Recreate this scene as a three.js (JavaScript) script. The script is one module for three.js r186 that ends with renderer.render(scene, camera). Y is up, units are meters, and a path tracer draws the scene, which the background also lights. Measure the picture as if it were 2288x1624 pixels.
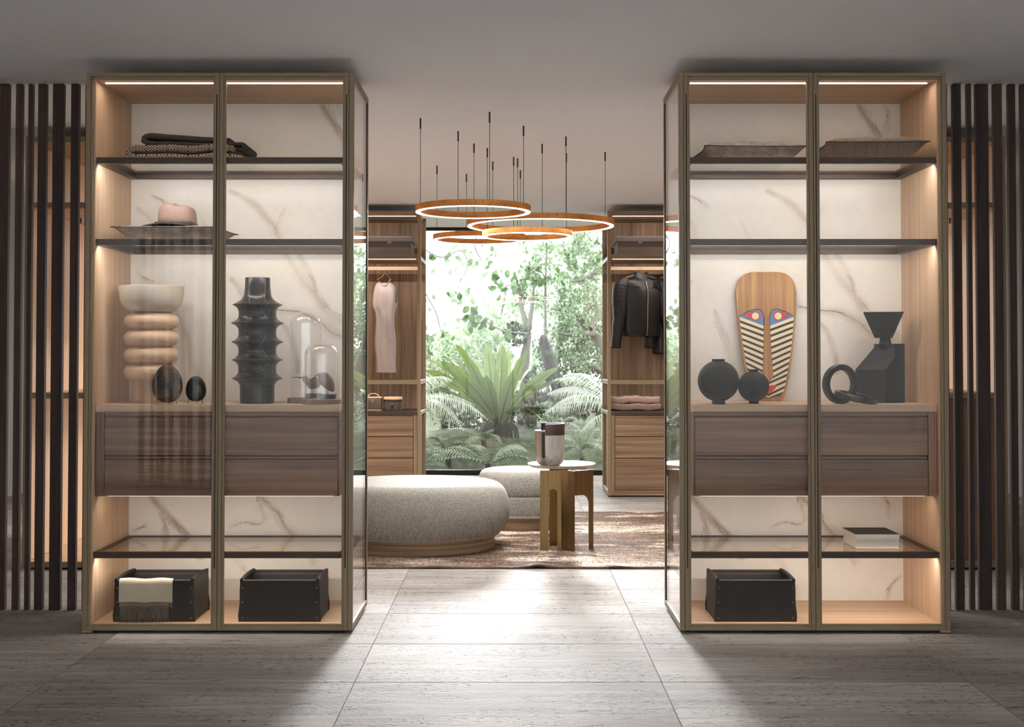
import * as THREE from 'three';
import { RoundedBoxGeometry } from 'three/addons/geometries/RoundedBoxGeometry.js';
import { mergeGeometries, toCreasedNormals } from 'three/addons/utils/BufferGeometryUtils.js';
import { RectAreaLightUniformsLib } from 'three/addons/lights/RectAreaLightUniformsLib.js';

// ---------------------------------------------------------------- camera, sky, sun, exposure
const scene = new THREE.Scene();
const F = 2850, PITCH = 0.023, ROW = 729, EYE = new THREE.Vector3(-0.02, 1.2825, 5.919);
const camera = new THREE.PerspectiveCamera(2 * Math.atan(812 / F) * 180 / Math.PI, 2288 / 1624, 0.05, 200);
camera.position.copy(EYE);
camera.rotation.x = PITCH;
camera.setViewOffset(2288, 1624, 0, 812 - ROW, 2288, 1624);
camera.updateProjectionMatrix();
const renderer = new THREE.WebGLRenderer({ antialias: true });
renderer.toneMapping = THREE.LinearToneMapping;
renderer.toneMappingExposure = 1.08;
renderer.shadowMap.enabled = true;
RectAreaLightUniformsLib.init();
scene.background = new THREE.Color().setRGB(0.96, 1.0, 1.0);
scene.backgroundIntensity = 5.0;                       // bright overcast sky
const sun = new THREE.DirectionalLight(new THREE.Color().setRGB(0.98, 0.985, 1), 15.5);
sun.name = 'sun';                                       // low hazy sun behind the garden
sun.position.set(0, 20 * Math.tan(0.262), -20);
sun.shadow.radius = 20;
sun.castShadow = true;
Object.assign(sun.shadow.camera, { left: -8, right: 8, top: 8, bottom: -8, near: 1, far: 50 });
scene.add(sun, sun.target);
const LED = { cab: 112, top: 37, back: 105, side: 300, ring: 122 };  // radiance of the strips
const WARM = new THREE.Color().setRGB(1, 0.82, 0.66), SOFT = new THREE.Color().setRGB(1, 0.9, 0.8), WHITE = new THREE.Color().setRGB(1, 0.95, 0.89);

// ---------------------------------------------------------------- helpers
function rng(a) { return () => { a |= 0; a = a + 0x6D2B79F5 | 0; let t = Math.imul(a ^ a >>> 15, 1 | a); t = t + Math.imul(t ^ t >>> 7, 61 | t) ^ t; return ((t ^ t >>> 14) >>> 0) / 4294967296; }; }
const R = rng(7), rr = (a, b) => a + (b - a) * R();
const V3 = (x, y, z) => new THREE.Vector3(x, y, z);
const lerp = THREE.MathUtils.lerp, sstep = THREE.MathUtils.smoothstep;
// a photograph pixel turned into a point on the plane z
function at(px, py, z) {
  const x = (px - 1144) / F, y = (ROW - py) / F, c = Math.cos(PITCH), s = Math.sin(PITCH);
  const dy = y * c + s, dz = y * s - c, t = (z - EYE.z) / dz;
  return V3(EYE.x + x * t, EYE.y + dy * t, z);
}
const X = (px, z) => at(px, 799, z).x, Y = (py, z) => at(1144, py, z).y;
const used = {};
function numbered(n) { const k = used[n] = (used[n] ?? -1) + 1; return k ? n + '_' + String(k).padStart(3, '0') : n; }
function tag(o, label, category, group) { o.userData.label = label; o.userData.category = category; if (group) o.userData.group = group; return o; }
function thing(name, label, category, p = V3(0, 0, 0), turn = 0, group) {
  const o = new THREE.Group(); o.name = numbered(name); scene.add(o);
  o.position.copy(p); o.rotation.y = turn; return tag(o, label, category, group);
}
const strip = (g) => { g = g.index ? g.toNonIndexed() : g; for (const k of Object.keys(g.attributes)) if (!['position', 'normal', 'uv'].includes(k)) g.deleteAttribute(k); if (!g.attributes.uv) g.setAttribute('uv', new THREE.BufferAttribute(new Float32Array(g.attributes.position.count * 2), 2)); g.morphAttributes = {}; return g; };
const mg = (l) => (Array.isArray(l) ? (l.length === 1 ? strip(l[0]) : mergeGeometries(l.map(strip))) : l);
function part(name, g, m, parent = scene, label) {
  const o = new THREE.Mesh(mg(g), m); o.name = parent === scene ? numbered(name) : name;
  o.castShadow = o.receiveShadow = true; if (label) o.userData.label = label; parent.add(o); return o;
}
function solo(name, g, m, label, category, group) { return tag(part(name, g, m, scene), label, category, group); }
function struct(name, g, m) { const o = part(name, g, m, scene); o.userData.kind = 'structure'; return o; }
// uv in metres; v runs along the grain axis
function grainUV(g, axis = 'y', ou = R() * 3, ov = R() * 3) {
  const p = g.attributes.position, n = g.attributes.normal, uv = new Float32Array(p.count * 2), A = ['x', 'y', 'z'], get = (i, a) => (a === 'x' ? p.getX(i) : a === 'y' ? p.getY(i) : p.getZ(i));
  for (let i = 0; i < p.count; i++) {
    const a = [Math.abs(n.getX(i)), Math.abs(n.getY(i)), Math.abs(n.getZ(i))], f = A[a.indexOf(Math.max(...a))];
    let u, v;
    if (f === axis) { const o = A.filter((k) => k !== f); u = get(i, o[0]); v = get(i, o[1]); } else { v = get(i, axis); u = get(i, A.find((k) => k !== f && k !== axis)); }
    uv[i * 2] = u + ou; uv[i * 2 + 1] = v + ov;
  }
  g.setAttribute('uv', new THREE.BufferAttribute(uv, 2)); return g;
}
function bx(x0, x1, y0, y1, z0, z1, axis = 'y', r = 0.0015, ou, ov) {
  const w = Math.abs(x1 - x0), h = Math.abs(y1 - y0), d = Math.abs(z1 - z0);
  r = Math.min(r, w * 0.3, h * 0.3, d * 0.3);
  const g = new RoundedBoxGeometry(w, h, d, 1, r); g.translate((x0 + x1) / 2, (y0 + y1) / 2, (z0 + z1) / 2);
  return grainUV(strip(g), axis, ou, ov);
}
const SM = (x0, x1) => (s) => (s < 0 ? [-x1, -x0] : [x0, x1]);
function sbx(s, x0, x1, y0, y1, z0, z1, axis, r) { return s < 0 ? bx(-x1, -x0, y0, y1, z0, z1, axis, r) : bx(x0, x1, y0, y1, z0, z1, axis, r); }
function smooth(g, a = Math.PI) { return toCreasedNormals(g, a); }
// rounded block: k sets how boxy, fn bends each vertex
function superbox(w, h, d, k = 4, n = 18, fn) {
  const g = strip(new THREE.BoxGeometry(2, 2, 2, n, n, n)), p = g.attributes.position, nm = g.attributes.normal, uv = g.attributes.uv, v = V3(0, 0, 0);
  for (let i = 0; i < p.count; i++) {
    v.fromBufferAttribute(p, i);
    const s = Math.pow(Math.abs(v.x) ** k + Math.abs(v.y) ** k + Math.abs(v.z) ** k, 1 / k);
    v.divideScalar(s).multiply(V3(w / 2, h / 2, d / 2));
    const nx = Math.abs(nm.getX(i)), ny = Math.abs(nm.getY(i));
    uv.setXY(i, nx > 0.5 ? v.z : v.x, ny > 0.5 ? v.z : v.y);
    if (fn) fn(v);
    p.setXYZ(i, v.x, v.y, v.z);
  }
  return smooth(g);
}
function lathe(pts, seg = 48, curved = false) {
  let v = pts.map(([r, y]) => new THREE.Vector2(Math.max(r, 0.00001), y));
  if (curved) v = new THREE.SplineCurve(v).getPoints(curved).map((q) => new THREE.Vector2(Math.max(q.x, 0.00001), q.y));
  return strip(new THREE.LatheGeometry(v, seg));
}
const latheSmooth = (pts, seg = 48, a = 0.6) => smooth(lathe(pts, seg), a);
function tube(pts, r, seg = 24, rs = 8, closed = false) { return strip(new THREE.TubeGeometry(new THREE.CatmullRomCurve3(pts.map((q) => (q.isVector3 ? q : V3(...q))), closed), seg, r, rs, closed)); }
function rod(a, b, r, rs = 8) { const d = b.clone().sub(a), g = new THREE.CylinderGeometry(r, r, d.length(), rs); g.applyQuaternion(new THREE.Quaternion().setFromUnitVectors(V3(0, 1, 0), d.clone().normalize())); g.translate(...a.clone().add(b).multiplyScalar(0.5).toArray()); return strip(g); }
// tube whose radius changes: pts [[x,y,z,r]...]
function limb(pts, seg = 24, rs = 10, fn) {
  const c = new THREE.CatmullRomCurve3(pts.map((q) => V3(q[0], q[1], q[2]))), fr = c.computeFrenetFrames(seg, false), pos = [], uv = [], idx = [];
  for (let i = 0; i <= seg; i++) {
    const t = i / seg, q = c.getPoint(t), k = t * (pts.length - 1), a = Math.min(Math.floor(k), pts.length - 2), rad = lerp(pts[a][3], pts[a + 1][3], k - a);
    for (let j = 0; j <= rs; j++) {
      const f = j / rs * Math.PI * 2, rd = rad * (fn ? fn(t, f) : 1), v = q.clone().addScaledVector(fr.normals[i], Math.cos(f) * rd).addScaledVector(fr.binormals[i], Math.sin(f) * rd);
      pos.push(v.x, v.y, v.z); uv.push(j / rs, t * 2);
      if (i < seg && j < rs) { const b = i * (rs + 1) + j; idx.push(b, b + 1, b + rs + 1, b + 1, b + rs + 2, b + rs + 1); }
    }
  }
  const g = new THREE.BufferGeometry(); g.setAttribute('position', new THREE.Float32BufferAttribute(pos, 3)); g.setAttribute('uv', new THREE.Float32BufferAttribute(uv, 2)); g.setIndex(idx); g.computeVertexNormals(); return smooth(strip(g), 1.2);
}
// closed skin through ellipses: rows [y, cx, cz, rx, rz]
function loft(rows, seg = 40, sub = 6, fn) {
  const pos = [], uv = [], idx = [], n = (rows.length - 1) * sub;
  const cr = rows[0].map((_, k) => new THREE.SplineCurve(rows.map((r, i) => new THREE.Vector2(i, r[k]))));
  for (let i = 0; i <= n; i++) {
    const t = i / n, r = cr.map((c) => c.getPoint(t).y);
    for (let j = 0; j <= seg; j++) {
      const f = j / seg * Math.PI * 2, v = V3(r[1] + Math.sign(Math.cos(f)) * Math.pow(Math.abs(Math.cos(f)), 0.8) * r[3], r[0], r[2] + Math.sign(Math.sin(f)) * Math.pow(Math.abs(Math.sin(f)), 0.8) * r[4]);
      if (fn) fn(v, t, f);
      pos.push(v.x, v.y, v.z); uv.push(j / seg * 0.8, v.y);
      if (i < n && j < seg) { const b = i * (seg + 1) + j; idx.push(b, b + 1, b + seg + 1, b + 1, b + seg + 2, b + seg + 1); }
    }
  }
  const g = new THREE.BufferGeometry(); g.setAttribute('position', new THREE.Float32BufferAttribute(pos, 3)); g.setAttribute('uv', new THREE.Float32BufferAttribute(uv, 2)); g.setIndex(idx); g.computeVertexNormals(); return smooth(strip(g), 1.6);
}
function shapeOf(pts, hole) { const s = new THREE.Shape(pts.map(([x, y]) => new THREE.Vector2(x, y))); if (hole) s.holes.push(new THREE.Path(hole.map(([x, y]) => new THREE.Vector2(x, y)))); return s; }
function ext(pts, depth, bevel = 0, hole, curve = 12) {
  const g = new THREE.ExtrudeGeometry(pts.isShape ? pts : shapeOf(pts, hole), { depth: depth - 2 * bevel, bevelEnabled: bevel > 0, bevelSize: bevel, bevelThickness: bevel, bevelOffset: -bevel, bevelSegments: 2, curveSegments: curve });
  g.translate(0, 0, bevel); return strip(g);
}

// ---------------------------------------------------------------- noise and textures
function lattice(seed) { const r = rng(seed), t = new Float32Array(4096); for (let i = 0; i < 4096; i++) t[i] = r(); return t; }
function pnoise(T, x, y, px, py) {
  const xi = Math.floor(x), yi = Math.floor(y); let fx = x - xi, fy = y - yi; fx = fx * fx * (3 - 2 * fx); fy = fy * fy * (3 - 2 * fy);
  const x0 = ((xi % px) + px) % px, x1 = (x0 + 1) % px, y0 = ((yi % py) + py) % py, y1 = (y0 + 1) % py, h = (a, b) => T[(a * 157 + b * 1031) & 4095];
  const a = h(x0, y0), b = h(x1, y0), c = h(x0, y1), d = h(x1, y1);
  return a + (b - a) * fx + (c - a) * fy + (a - b - c + d) * fx * fy;
}
function fbm(T, u, v, px, py, oct) { let s = 0, a = 0.5, n = 0; for (let i = 0; i < oct; i++) { s += a * pnoise(T, u * px, v * py, px, py); n += a; a *= 0.55; px *= 2; py *= 2; } return s / n; }
function dataTex(w, h, fn, srgb = true, ru = 1, rv = 1) {
  const d = new Uint8Array(w * h * 4);
  for (let y = 0; y < h; y++) for (let x = 0; x < w; x++) { const c = fn((x + 0.5) / w, (y + 0.5) / h), o = (y * w + x) * 4; for (let k = 0; k < 3; k++) d[o + k] = Math.max(0, Math.min(255, (c.length ? c[k] : c * 255))); d[o + 3] = 255; }
  const t = new THREE.DataTexture(d, w, h, THREE.RGBAFormat); t.wrapS = t.wrapT = THREE.RepeatWrapping; t.magFilter = THREE.LinearFilter; t.minFilter = THREE.LinearFilter;
  if (srgb) t.colorSpace = THREE.SRGBColorSpace; t.repeat.set(ru, rv); t.needsUpdate = true; return t;
}
function again(t, ru, rv) { const c = t.clone(); c.repeat.set(ru, rv); c.needsUpdate = true; return c; }
const mix3 = (a, b, t) => [a[0] + (b[0] - a[0]) * t, a[1] + (b[1] - a[1]) * t, a[2] + (b[2] - a[2]) * t];
function woodTex(a, b, seed, contrast = 1) {
  const T = lattice(seed);
  return dataTex(768, 768, (u, v) => {
    const w = fbm(T, u, v, 4, 1, 3) - 0.5;
    const big = 0.5 + 0.5 * Math.sin((u * 14 + w * 3.2) * Math.PI * 2), mid = fbm(T, u, v, 34, 2, 3), fine = fbm(T, u, v, 150, 4, 2), patch = fbm(T, u, v, 7, 1, 2);
    let t = 0.1 * big + 0.38 * mid + 0.34 * fine + 0.3 * patch - 0.06; t = 0.5 + (t - 0.5) * 1.5 * contrast;
    return mix3(a, b, Math.max(0, Math.min(1, t)));
  }, true, 1, 0.55);
}
const canvasTex = (c, ru = 1, rv = 1) => { const t = new THREE.CanvasTexture(c); t.colorSpace = THREE.SRGBColorSpace; t.wrapS = t.wrapT = THREE.RepeatWrapping; t.repeat.set(ru, rv); return t; };
const mat = (o) => new THREE.MeshStandardMaterial(o), phys = (o) => new THREE.MeshPhysicalMaterial(o), rgb = (r, g, b) => new THREE.Color().setRGB(r, g, b), hex = (h) => new THREE.Color(h);

const tOak = woodTex([226, 198, 168], [192, 156, 124], 11, 0.9), tWalnut = woodTex([166, 124, 94], [98, 68, 49], 12, 1.2), tWenge = woodTex([90, 66, 58], [42, 31, 29], 13, 1.1), tMid = woodTex([170, 142, 114], [104, 80, 60], 14, 1.4);
const tTan = woodTex([212, 168, 112], [158, 108, 62], 15, 1.7);
const grainBump = dataTex(512, 512, ((T) => (u, v) => fbm(T, u, v, 120, 4, 2))(lattice(18)), false, 1, 0.55);
const M = {};
M.oak = mat({ map: tOak, roughness: 0.55, bumpMap: grainBump, bumpScale: 0.0004 });
M.walnut = mat({ map: tWalnut, roughness: 0.5, bumpMap: grainBump, bumpScale: 0.0004 });
M.mid = mat({ map: tMid, roughness: 0.55, bumpMap: grainBump, bumpScale: 0.0004 });
M.wenge = mat({ map: tWenge, roughness: 0.65, bumpMap: grainBump, bumpScale: 0.0006 });
M.tan = mat({ map: tTan, roughness: 0.45 });
M.olive = mat({ color: hex('#8f7d63'), metalness: 0.15, roughness: 0.5 });
M.bronze = mat({ color: hex('#4a3d35'), metalness: 0.5, roughness: 0.4 });
M.black = mat({ color: hex('#1b1a1a'), roughness: 0.6 });
M.blackMetal = mat({ color: hex('#242222'), metalness: 0.6, roughness: 0.45 });
M.glass = phys({ color: 0xffffff, transmission: 1, thickness: 0, roughness: 0, ior: 1.5, specularIntensity: 1 });
M.doorGlass = phys({ color: 0xffffff, transmission: 1, thickness: 0, roughness: 0, ior: 1.5, specularIntensity: 0.26 });
M.smoke = phys({ color: rgb(0.86, 0.8, 0.74), transmission: 1, thickness: 0, roughness: 0, ior: 1.5 });
M.led = mat({ color: 0xffffff, emissive: rgb(1, 0.93, 0.84), emissiveIntensity: 2.2, roughness: 1 });
M.ringLed = mat({ color: 0xffffff, emissive: rgb(1, 0.96, 0.9), emissiveIntensity: 4, roughness: 1 });

function stripLight(parent, w, d, x, y, z, tx, ty, tz, power, color, name = 'strip_light') {
  const l = new THREE.RectAreaLight(color, power, w, d); l.name = name;
  l.position.set(x, y, z); l.lookAt(tx, ty, tz); l.castShadow = true; parent.add(l);
  // the target is given in the parent's axes; parents are not turned where this is used
  return l;
}

// ---------------------------------------------------------------- the room
const CEIL = 2.667, BACK = -7.78, FRONT = 7.2, SIDE = 4.6;
{
  const T = lattice(21), T2 = lattice(22);
  const stone = dataTex(2048, 1024, (u, v) => {
    const w = fbm(T2, u, v, 6, 8, 3) - 0.5, st = fbm(T, u + 0.01 * w, v + 0.03 * w, 5, 60, 4), fine = fbm(T2, u, v, 40, 240, 2), cloud = fbm(T2, u, v, 4, 5, 4), pit = fbm(T, u, v, 150, 230, 2), zone = fbm(T, u + 0.3, v + 0.2, 9, 14, 3);
    let l = 172 + 46 * (st - 0.5) + 26 * (fine - 0.5) + 46 * (cloud - 0.5);
    if (pit > 0.64 && zone > 0.46) l -= (pit - 0.64) * 330;
    return [l * 1.02, l * 0.995, l * 0.975];
  }, true, 1 / 2.4, 1 / 1.33);
  const stoneBump = dataTex(1024, 512, (u, v) => { const pit = fbm(T, u, v, 150, 230, 2), zone = fbm(T, u + 0.3, v + 0.2, 9, 14, 3), f = fbm(T2, u, v, 200, 160, 2); return 0.55 + 0.35 * (f - 0.5) - (pit > 0.64 && zone > 0.46 ? (pit - 0.64) * 2 : 0); }, false, 1 / 2.4, 1 / 1.33);
  const stoneMats = ['#ffffff', '#f1efed', '#e4e2e1'].map((c) => phys({ color: hex(c), map: stone, bumpMap: stoneBump, bumpScale: 0.0026, roughness: 0.82, specularIntensity: 0.35 }));
  const floor = struct('floor', bx(-SIDE - 0.2, SIDE + 0.2, -0.2, -0.028, BACK - 0.2, FRONT + 0.2), mat({ color: hex('#5c5955'), roughness: 0.9 }));
  const variants = []; for (let i = 0; i < 7; i++) { const g = bx(-0.5988, 0.5988, -0.028, 0, -0.3304, 0.3304, 'z', 0.002, R() * 2.4, R() * 1.33); variants.push(g); }
  for (let k = -4; k <= 4; k++) for (let j = 0; j < 24; j++) {
    const cx = -0.035 + 1.207 * k, cz = 6.85 - 0.665 * j + (0.209 - 0.665 * 0.5 - (6.85 - 0.665 * 11));
    if (Math.abs(cx) > SIDE + 0.59 || cz < BACK - 0.3 || cz > FRONT + 0.3) continue;
    const t = new THREE.Mesh(variants[(k * 5 + j * 3 + 40) % 7], stoneMats[Math.floor(R() * 3)]); t.name = 'tile'; t.position.set(cx, 0, cz); t.scale.x = 1.0075 * 0.9995; floor.add(t);
  }
  const plaster = dataTex(512, 512, (u, v) => 0.5 + 0.5 * (fbm(T, u, v, 24, 24, 4) - 0.5), false, 0.8, 0.8);
  const cm = mat({ color: hex('#e8ebf2'), roughness: 0.9, bumpMap: plaster, bumpScale: 0.004 }), wm = mat({ color: hex('#c4c1be'), roughness: 0.9, bumpMap: plaster, bumpScale: 0.003 });
  struct('ceiling', bx(-SIDE - 0.2, SIDE + 0.2, CEIL, CEIL + 0.2, BACK - 0.2, FRONT + 0.2, 'x'), cm);
  struct('wall_left', bx(-SIDE - 0.2, -SIDE, 0, CEIL, BACK - 0.2, FRONT + 0.2), wm);
  struct('wall_right', bx(SIDE, SIDE + 0.2, 0, CEIL, BACK - 0.2, FRONT + 0.2), wm);
  struct('wall_back', [bx(-SIDE, -2.05, 0, CEIL, BACK - 0.2, BACK), bx(2.05, SIDE, 0, CEIL, BACK - 0.2, BACK)], wm);
  struct('wall_front', [bx(-SIDE, -4.3, 0, CEIL, FRONT, FRONT + 0.2), bx(4.3, SIDE, 0, CEIL, FRONT, FRONT + 0.2)], wm);
  // garden window: slim black frame with three panes; window behind the camera the same way
  for (const [n, w, z, k] of [['window_1', 2.05, BACK - 0.06, 3], ['window_2', 4.3, FRONT + 0.06, 6]]) {
    const cuts = k === 3 ? [0, 0.245, 0.755, 1] : Array.from({ length: k + 1 }, (_, i) => i / k), g = [bx(-w, w, 0, 0.055, z - 0.03, z + 0.03), bx(-w, w, CEIL - 0.035, CEIL, z - 0.03, z + 0.03)];
    for (let i = 0; i <= k; i++) { const x = lerp(-w + 0.02, w - 0.02, cuts[i]); g.push(bx(x - 0.02, x + 0.02, 0.055, CEIL - 0.035, z - 0.03, z + 0.03)); }
    const wf = struct(n, g, M.blackMetal);
    for (let i = 0; i < k; i++) { const x0 = lerp(-w + 0.02, w - 0.02, cuts[i]) + 0.02, x1 = lerp(-w + 0.02, w - 0.02, cuts[i + 1]) - 0.02; part('pane', bx(x0, x1, 0.055, CEIL - 0.035, z - 0.004, z + 0.004), M.glass, wf); }
  }
}
// ---------------------------------------------------------------- sheer curtains over the window behind the camera
{
  const cloth = phys({ color: hex('#ecebea'), transmission: 0.54, thickness: 0, roughness: 1, side: THREE.DoubleSide });
  for (const s of [-1, 1]) {
    const g = strip(new THREE.PlaneGeometry(4.25, CEIL - 0.03, 340, 2)), p = g.attributes.position;
    for (let i = 0; i < p.count; i++) { const x = p.getX(i); p.setZ(i, 0.03 * Math.sin(x * 38) + 0.012 * Math.sin(x * 61 + 1)); }
    g.rotateY(Math.PI); g.translate(s * 2.14, (CEIL - 0.03) / 2 + 0.012, FRONT - 0.12);
    solo('curtain', smooth(g), cloth, s < 0 ? 'sheer white curtain on the wall opposite the cabinets, facing the pagoda vase' : 'sheer white curtain on the wall opposite the cabinets, facing the painted mask', 'curtain');
  }
}
// ---------------------------------------------------------------- slat screens
function slatScreen(label, spans, z, group) {
  const t = thing('slat_screen', label, 'slat screen');
  for (const [x0, x1] of spans) part('slat', bx(x0, x1, 0.0, CEIL - 0.002, z - 0.033, z, 'y', 0.002), M.wenge, t);
  return t;
}
{
  const z = -0.54, px = (l) => l.map(([a, b]) => (a < 1144 ? [X(a, z), X(b - 4.5, z)] : [X(a + 4.5, z), X(b, z)]));
  const left = px([[-110, -88], [-76, -52], [-38, -20], [-6, 19], [30, 49], [58, 72], [80, 103], [113, 142], [154, 176], [186, 204]]);
  const right = px([[2106, 2121], [2129, 2152], [2161, 2175], [2181, 2213], [2221, 2244], [2254, 2274], [2282, 2306], [2316, 2340], [2352, 2370], [2380, 2404]]);
  slatScreen('dark brown vertical slat screen beside the cabinet with the pagoda vase', left, z);
  slatScreen('dark brown vertical slat screen beside the cabinet with the painted mask', right, z);
  const back = []; for (let i = 0; i < 8; i++) back.push([-3.78 + i * 0.1 + 0.02 * Math.sin(i * 2.1), -3.78 + i * 0.1 + 0.05 + 0.02 * Math.sin(i * 3.3)]);
  slatScreen('short row of dark slats before the sheer curtain opposite the cabinets', back, FRONT - 0.25);
}

// ---------------------------------------------------------------- marble of the cabinet backs
const marble = (() => {
  const W = 1024, H = 2048, c = document.createElement('canvas'); c.width = W; c.height = H; const g = c.getContext('2d'), q = rng(31);
  g.fillStyle = '#e9e3da'; g.fillRect(0, 0, W, H);
  for (let i = 0; i < 500; i++) { const x = q() * W, y = q() * H, r = 40 + q() * 160; const gr = g.createRadialGradient(x, y, 0, x, y, r), k = q() < 0.5 ? '255,252,246' : '206,196,184'; gr.addColorStop(0, `rgba(${k},0.07)`); gr.addColorStop(1, `rgba(${k},0)`); g.fillStyle = gr; g.fillRect(x - r, y - r, 2 * r, 2 * r); }
  const mk = () => { const k = document.createElement('canvas'); k.width = W; k.height = H; return k.getContext('2d'); }, sg = mk(), kg = mk();
  const x0 = 288, y0 = 236, sc = (px, py) => [(px - x0) / (777 - x0) * W, (py - y0) / (1345 - y0) * H];
  function vein(pts, wide, tone, alpha, crisp) {
    const P = pts.map(([a, b]) => sc(a, b)), cv = new THREE.CatmullRomCurve3(P.map(([a, b]) => V3(a, b, 0)));
    const n = 160, pt = cv.getPoints(n); let j = 0;
    for (let k = 0; k < 11; k++) {   // soft body
      sg.strokeStyle = `rgba(0,0,0,${alpha * (tone === D ? 0.13 : 0.09)})`; sg.lineWidth = wide * (0.2 + q() * 1.5); sg.lineJoin = sg.lineCap = 'round'; sg.beginPath();
      const dx = (q() - 0.5) * wide * 1.6, dy = (q() - 0.5) * wide * 1.2; j = 0;
      pt.forEach((v, i) => { j += (q() - 0.5) * 2.2; const e = Math.min(1, i / 20, (n - i) / 20); sg[i ? 'lineTo' : 'moveTo'](v.x + dx * e + j, v.y + dy * e - j * 0.5); }); sg.stroke();
    }
    for (let k = 0; k < crisp; k++) {  // thin dark cracks on both borders
      const a = Math.floor(q() * n * 0.6), b = Math.min(n, a + 20 + Math.floor(q() * 60)), off = (q() - 0.5) * wide * 2.2; j = 0;
      for (let i = a; i < b; i++) { j += (q() - 0.5) * 5; kg.strokeStyle = `rgba(0,0,0,${0.2 + q() * 0.6})`; kg.lineWidth = 0.5 + q() * 1.5; kg.beginPath(); kg.moveTo(pt[i].x + off + j, pt[i].y); kg.lineTo(pt[Math.min(i + 1, n)].x + off + j + (q() - 0.5) * 4, pt[Math.min(i + 1, n)].y); kg.stroke(); }
    }
  }
  const B = '196,178,160', D = '160,132,112';
  vein([[686, 226], [705, 262], [728, 296], [745, 325], [770, 372]], 16, D, 0.7, 6);
  vein([[745, 240], [752, 262], [748, 300]], 4, D, 0.5, 3);
  vein([[496, 432], [540, 456], [572, 492], [592, 520], [604, 560], [628, 600], [660, 650], [700, 690]], 16, B, 0.6, 4);
  vein([[612, 470], [600, 500], [592, 520]], 5, B, 0.6, 3);
  vein([[500, 630], [524, 655], [540, 680], [600, 698], [650, 704], [690, 726], [722, 752], [780, 768]], 18, B, 0.75, 7);
  vein([[640, 570], [668, 630], [690, 690], [730, 720], [775, 755]], 20, B, 0.55, 3);
  vein([[608, 730], [625, 765], [634, 800], [640, 840]], 12, D, 0.5, 4);
  vein([[300, 612], [318, 628], [334, 640]], 3, D, 0.5, 4);
  vein([[384, 700], [402, 745], [418, 800], [440, 870]], 12, D, 0.5, 3);
  vein([[330, 440], [352, 452], [372, 470]], 6, B, 0.5, 3);
  vein([[300, 470], [330, 500], [350, 560]], 8, B, 0.35, 1);
  vein([[440, 500], [470, 560], [500, 632]], 7, B, 0.3, 1);
  vein([[318, 1088], [338, 1122], [362, 1150], [384, 1176], [408, 1204], [440, 1250]], 14, D, 0.8, 12);
  vein([[352, 1150], [364, 1180], [366, 1214]], 7, D, 0.7, 5);
  vein([[296, 1190], [316, 1182], [326, 1174]], 4, D, 0.6, 4);
  vein([[545, 1080], [572, 1120], [600, 1150], [616, 1180], [650, 1212], [680, 1262]], 13, D, 0.7, 8);
  vein([[498, 1184], [530, 1172], [562, 1176], [575, 1162]], 5, D, 0.7, 6);
  vein([[555, 1100], [563, 1130], [572, 1160]], 4, D, 0.6, 3);
  vein([[735, 1108], [746, 1130], [752, 1160]], 6, D, 0.6, 4);
  vein([[772, 1290], [752, 1312], [744, 1345]], 4, D, 0.7, 5);
  vein([[470, 1230], [520, 1260], [560, 1330]], 10, B, 0.3, 1);
  // the soft bodies are blurred and laid over the ground, then the cracks on top
  const blur = (src, r) => { const o = new Float32Array(src.length); for (let y = 0; y < H; y++) { let s = 0; for (let x = -r; x < W; x++) { s += (x + r < W ? src[y * W + x + r] : 0) - (x - r - 1 >= 0 ? src[y * W + x - r - 1] : 0); if (x >= 0) o[y * W + x] = s / (2 * r + 1); } } return o; };
  const flip = (src, w, h) => { const o = new Float32Array(src.length); for (let y = 0; y < h; y++) for (let x = 0; x < w; x++) o[x * h + y] = src[y * w + x]; return o; };
  const blurV = (src, r) => { const f = flip(src, W, H), o = new Float32Array(f.length); for (let y = 0; y < W; y++) { let s = 0; for (let x = -r; x < H; x++) { s += (x + r < H ? f[y * H + x + r] : 0) - (x - r - 1 >= 0 ? f[y * H + x - r - 1] : 0); if (x >= 0) o[y * H + x] = s / (2 * r + 1); } } return flip(o, H, W); };
  const sd = sg.getImageData(0, 0, W, H).data; let al = new Float32Array(W * H); for (let i = 0; i < al.length; i++) al[i] = sd[i * 4 + 3] / 255;
  const NT = lattice(33); for (let k = 0; k < 2; k++) al = blurV(blur(al, 5), 5);
  const im = g.getImageData(0, 0, W, H), d = im.data, ck = kg.getImageData(0, 0, W, H).data;
  for (let y = 0; y < H; y++) for (let x = 0; x < W; x++) { const i = y * W + x, n = fbm(NT, x / W, y / H, 14, 28, 4), a = Math.min(0.75, al[i] * (0.35 + 1.3 * n)), kk = ck[i * 4 + 3] / 255 * (n > 0.42 ? 1 : 0.25), v = [164, 138, 118], e = [98, 72, 54]; for (let c2 = 0; c2 < 3; c2++) { const q2 = d[i * 4 + c2] * (1 - a) + v[c2] * a; d[i * 4 + c2] = q2 * (1 - kk) + e[c2] * kk; } }
  g.putImageData(im, 0, 0);
  const t = new THREE.CanvasTexture(c); t.colorSpace = THREE.SRGBColorSpace; t.wrapS = t.wrapT = THREE.ClampToEdgeWrapping; return t;
})();
M.marble = mat({ map: marble, roughness: 0.28 });

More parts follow.
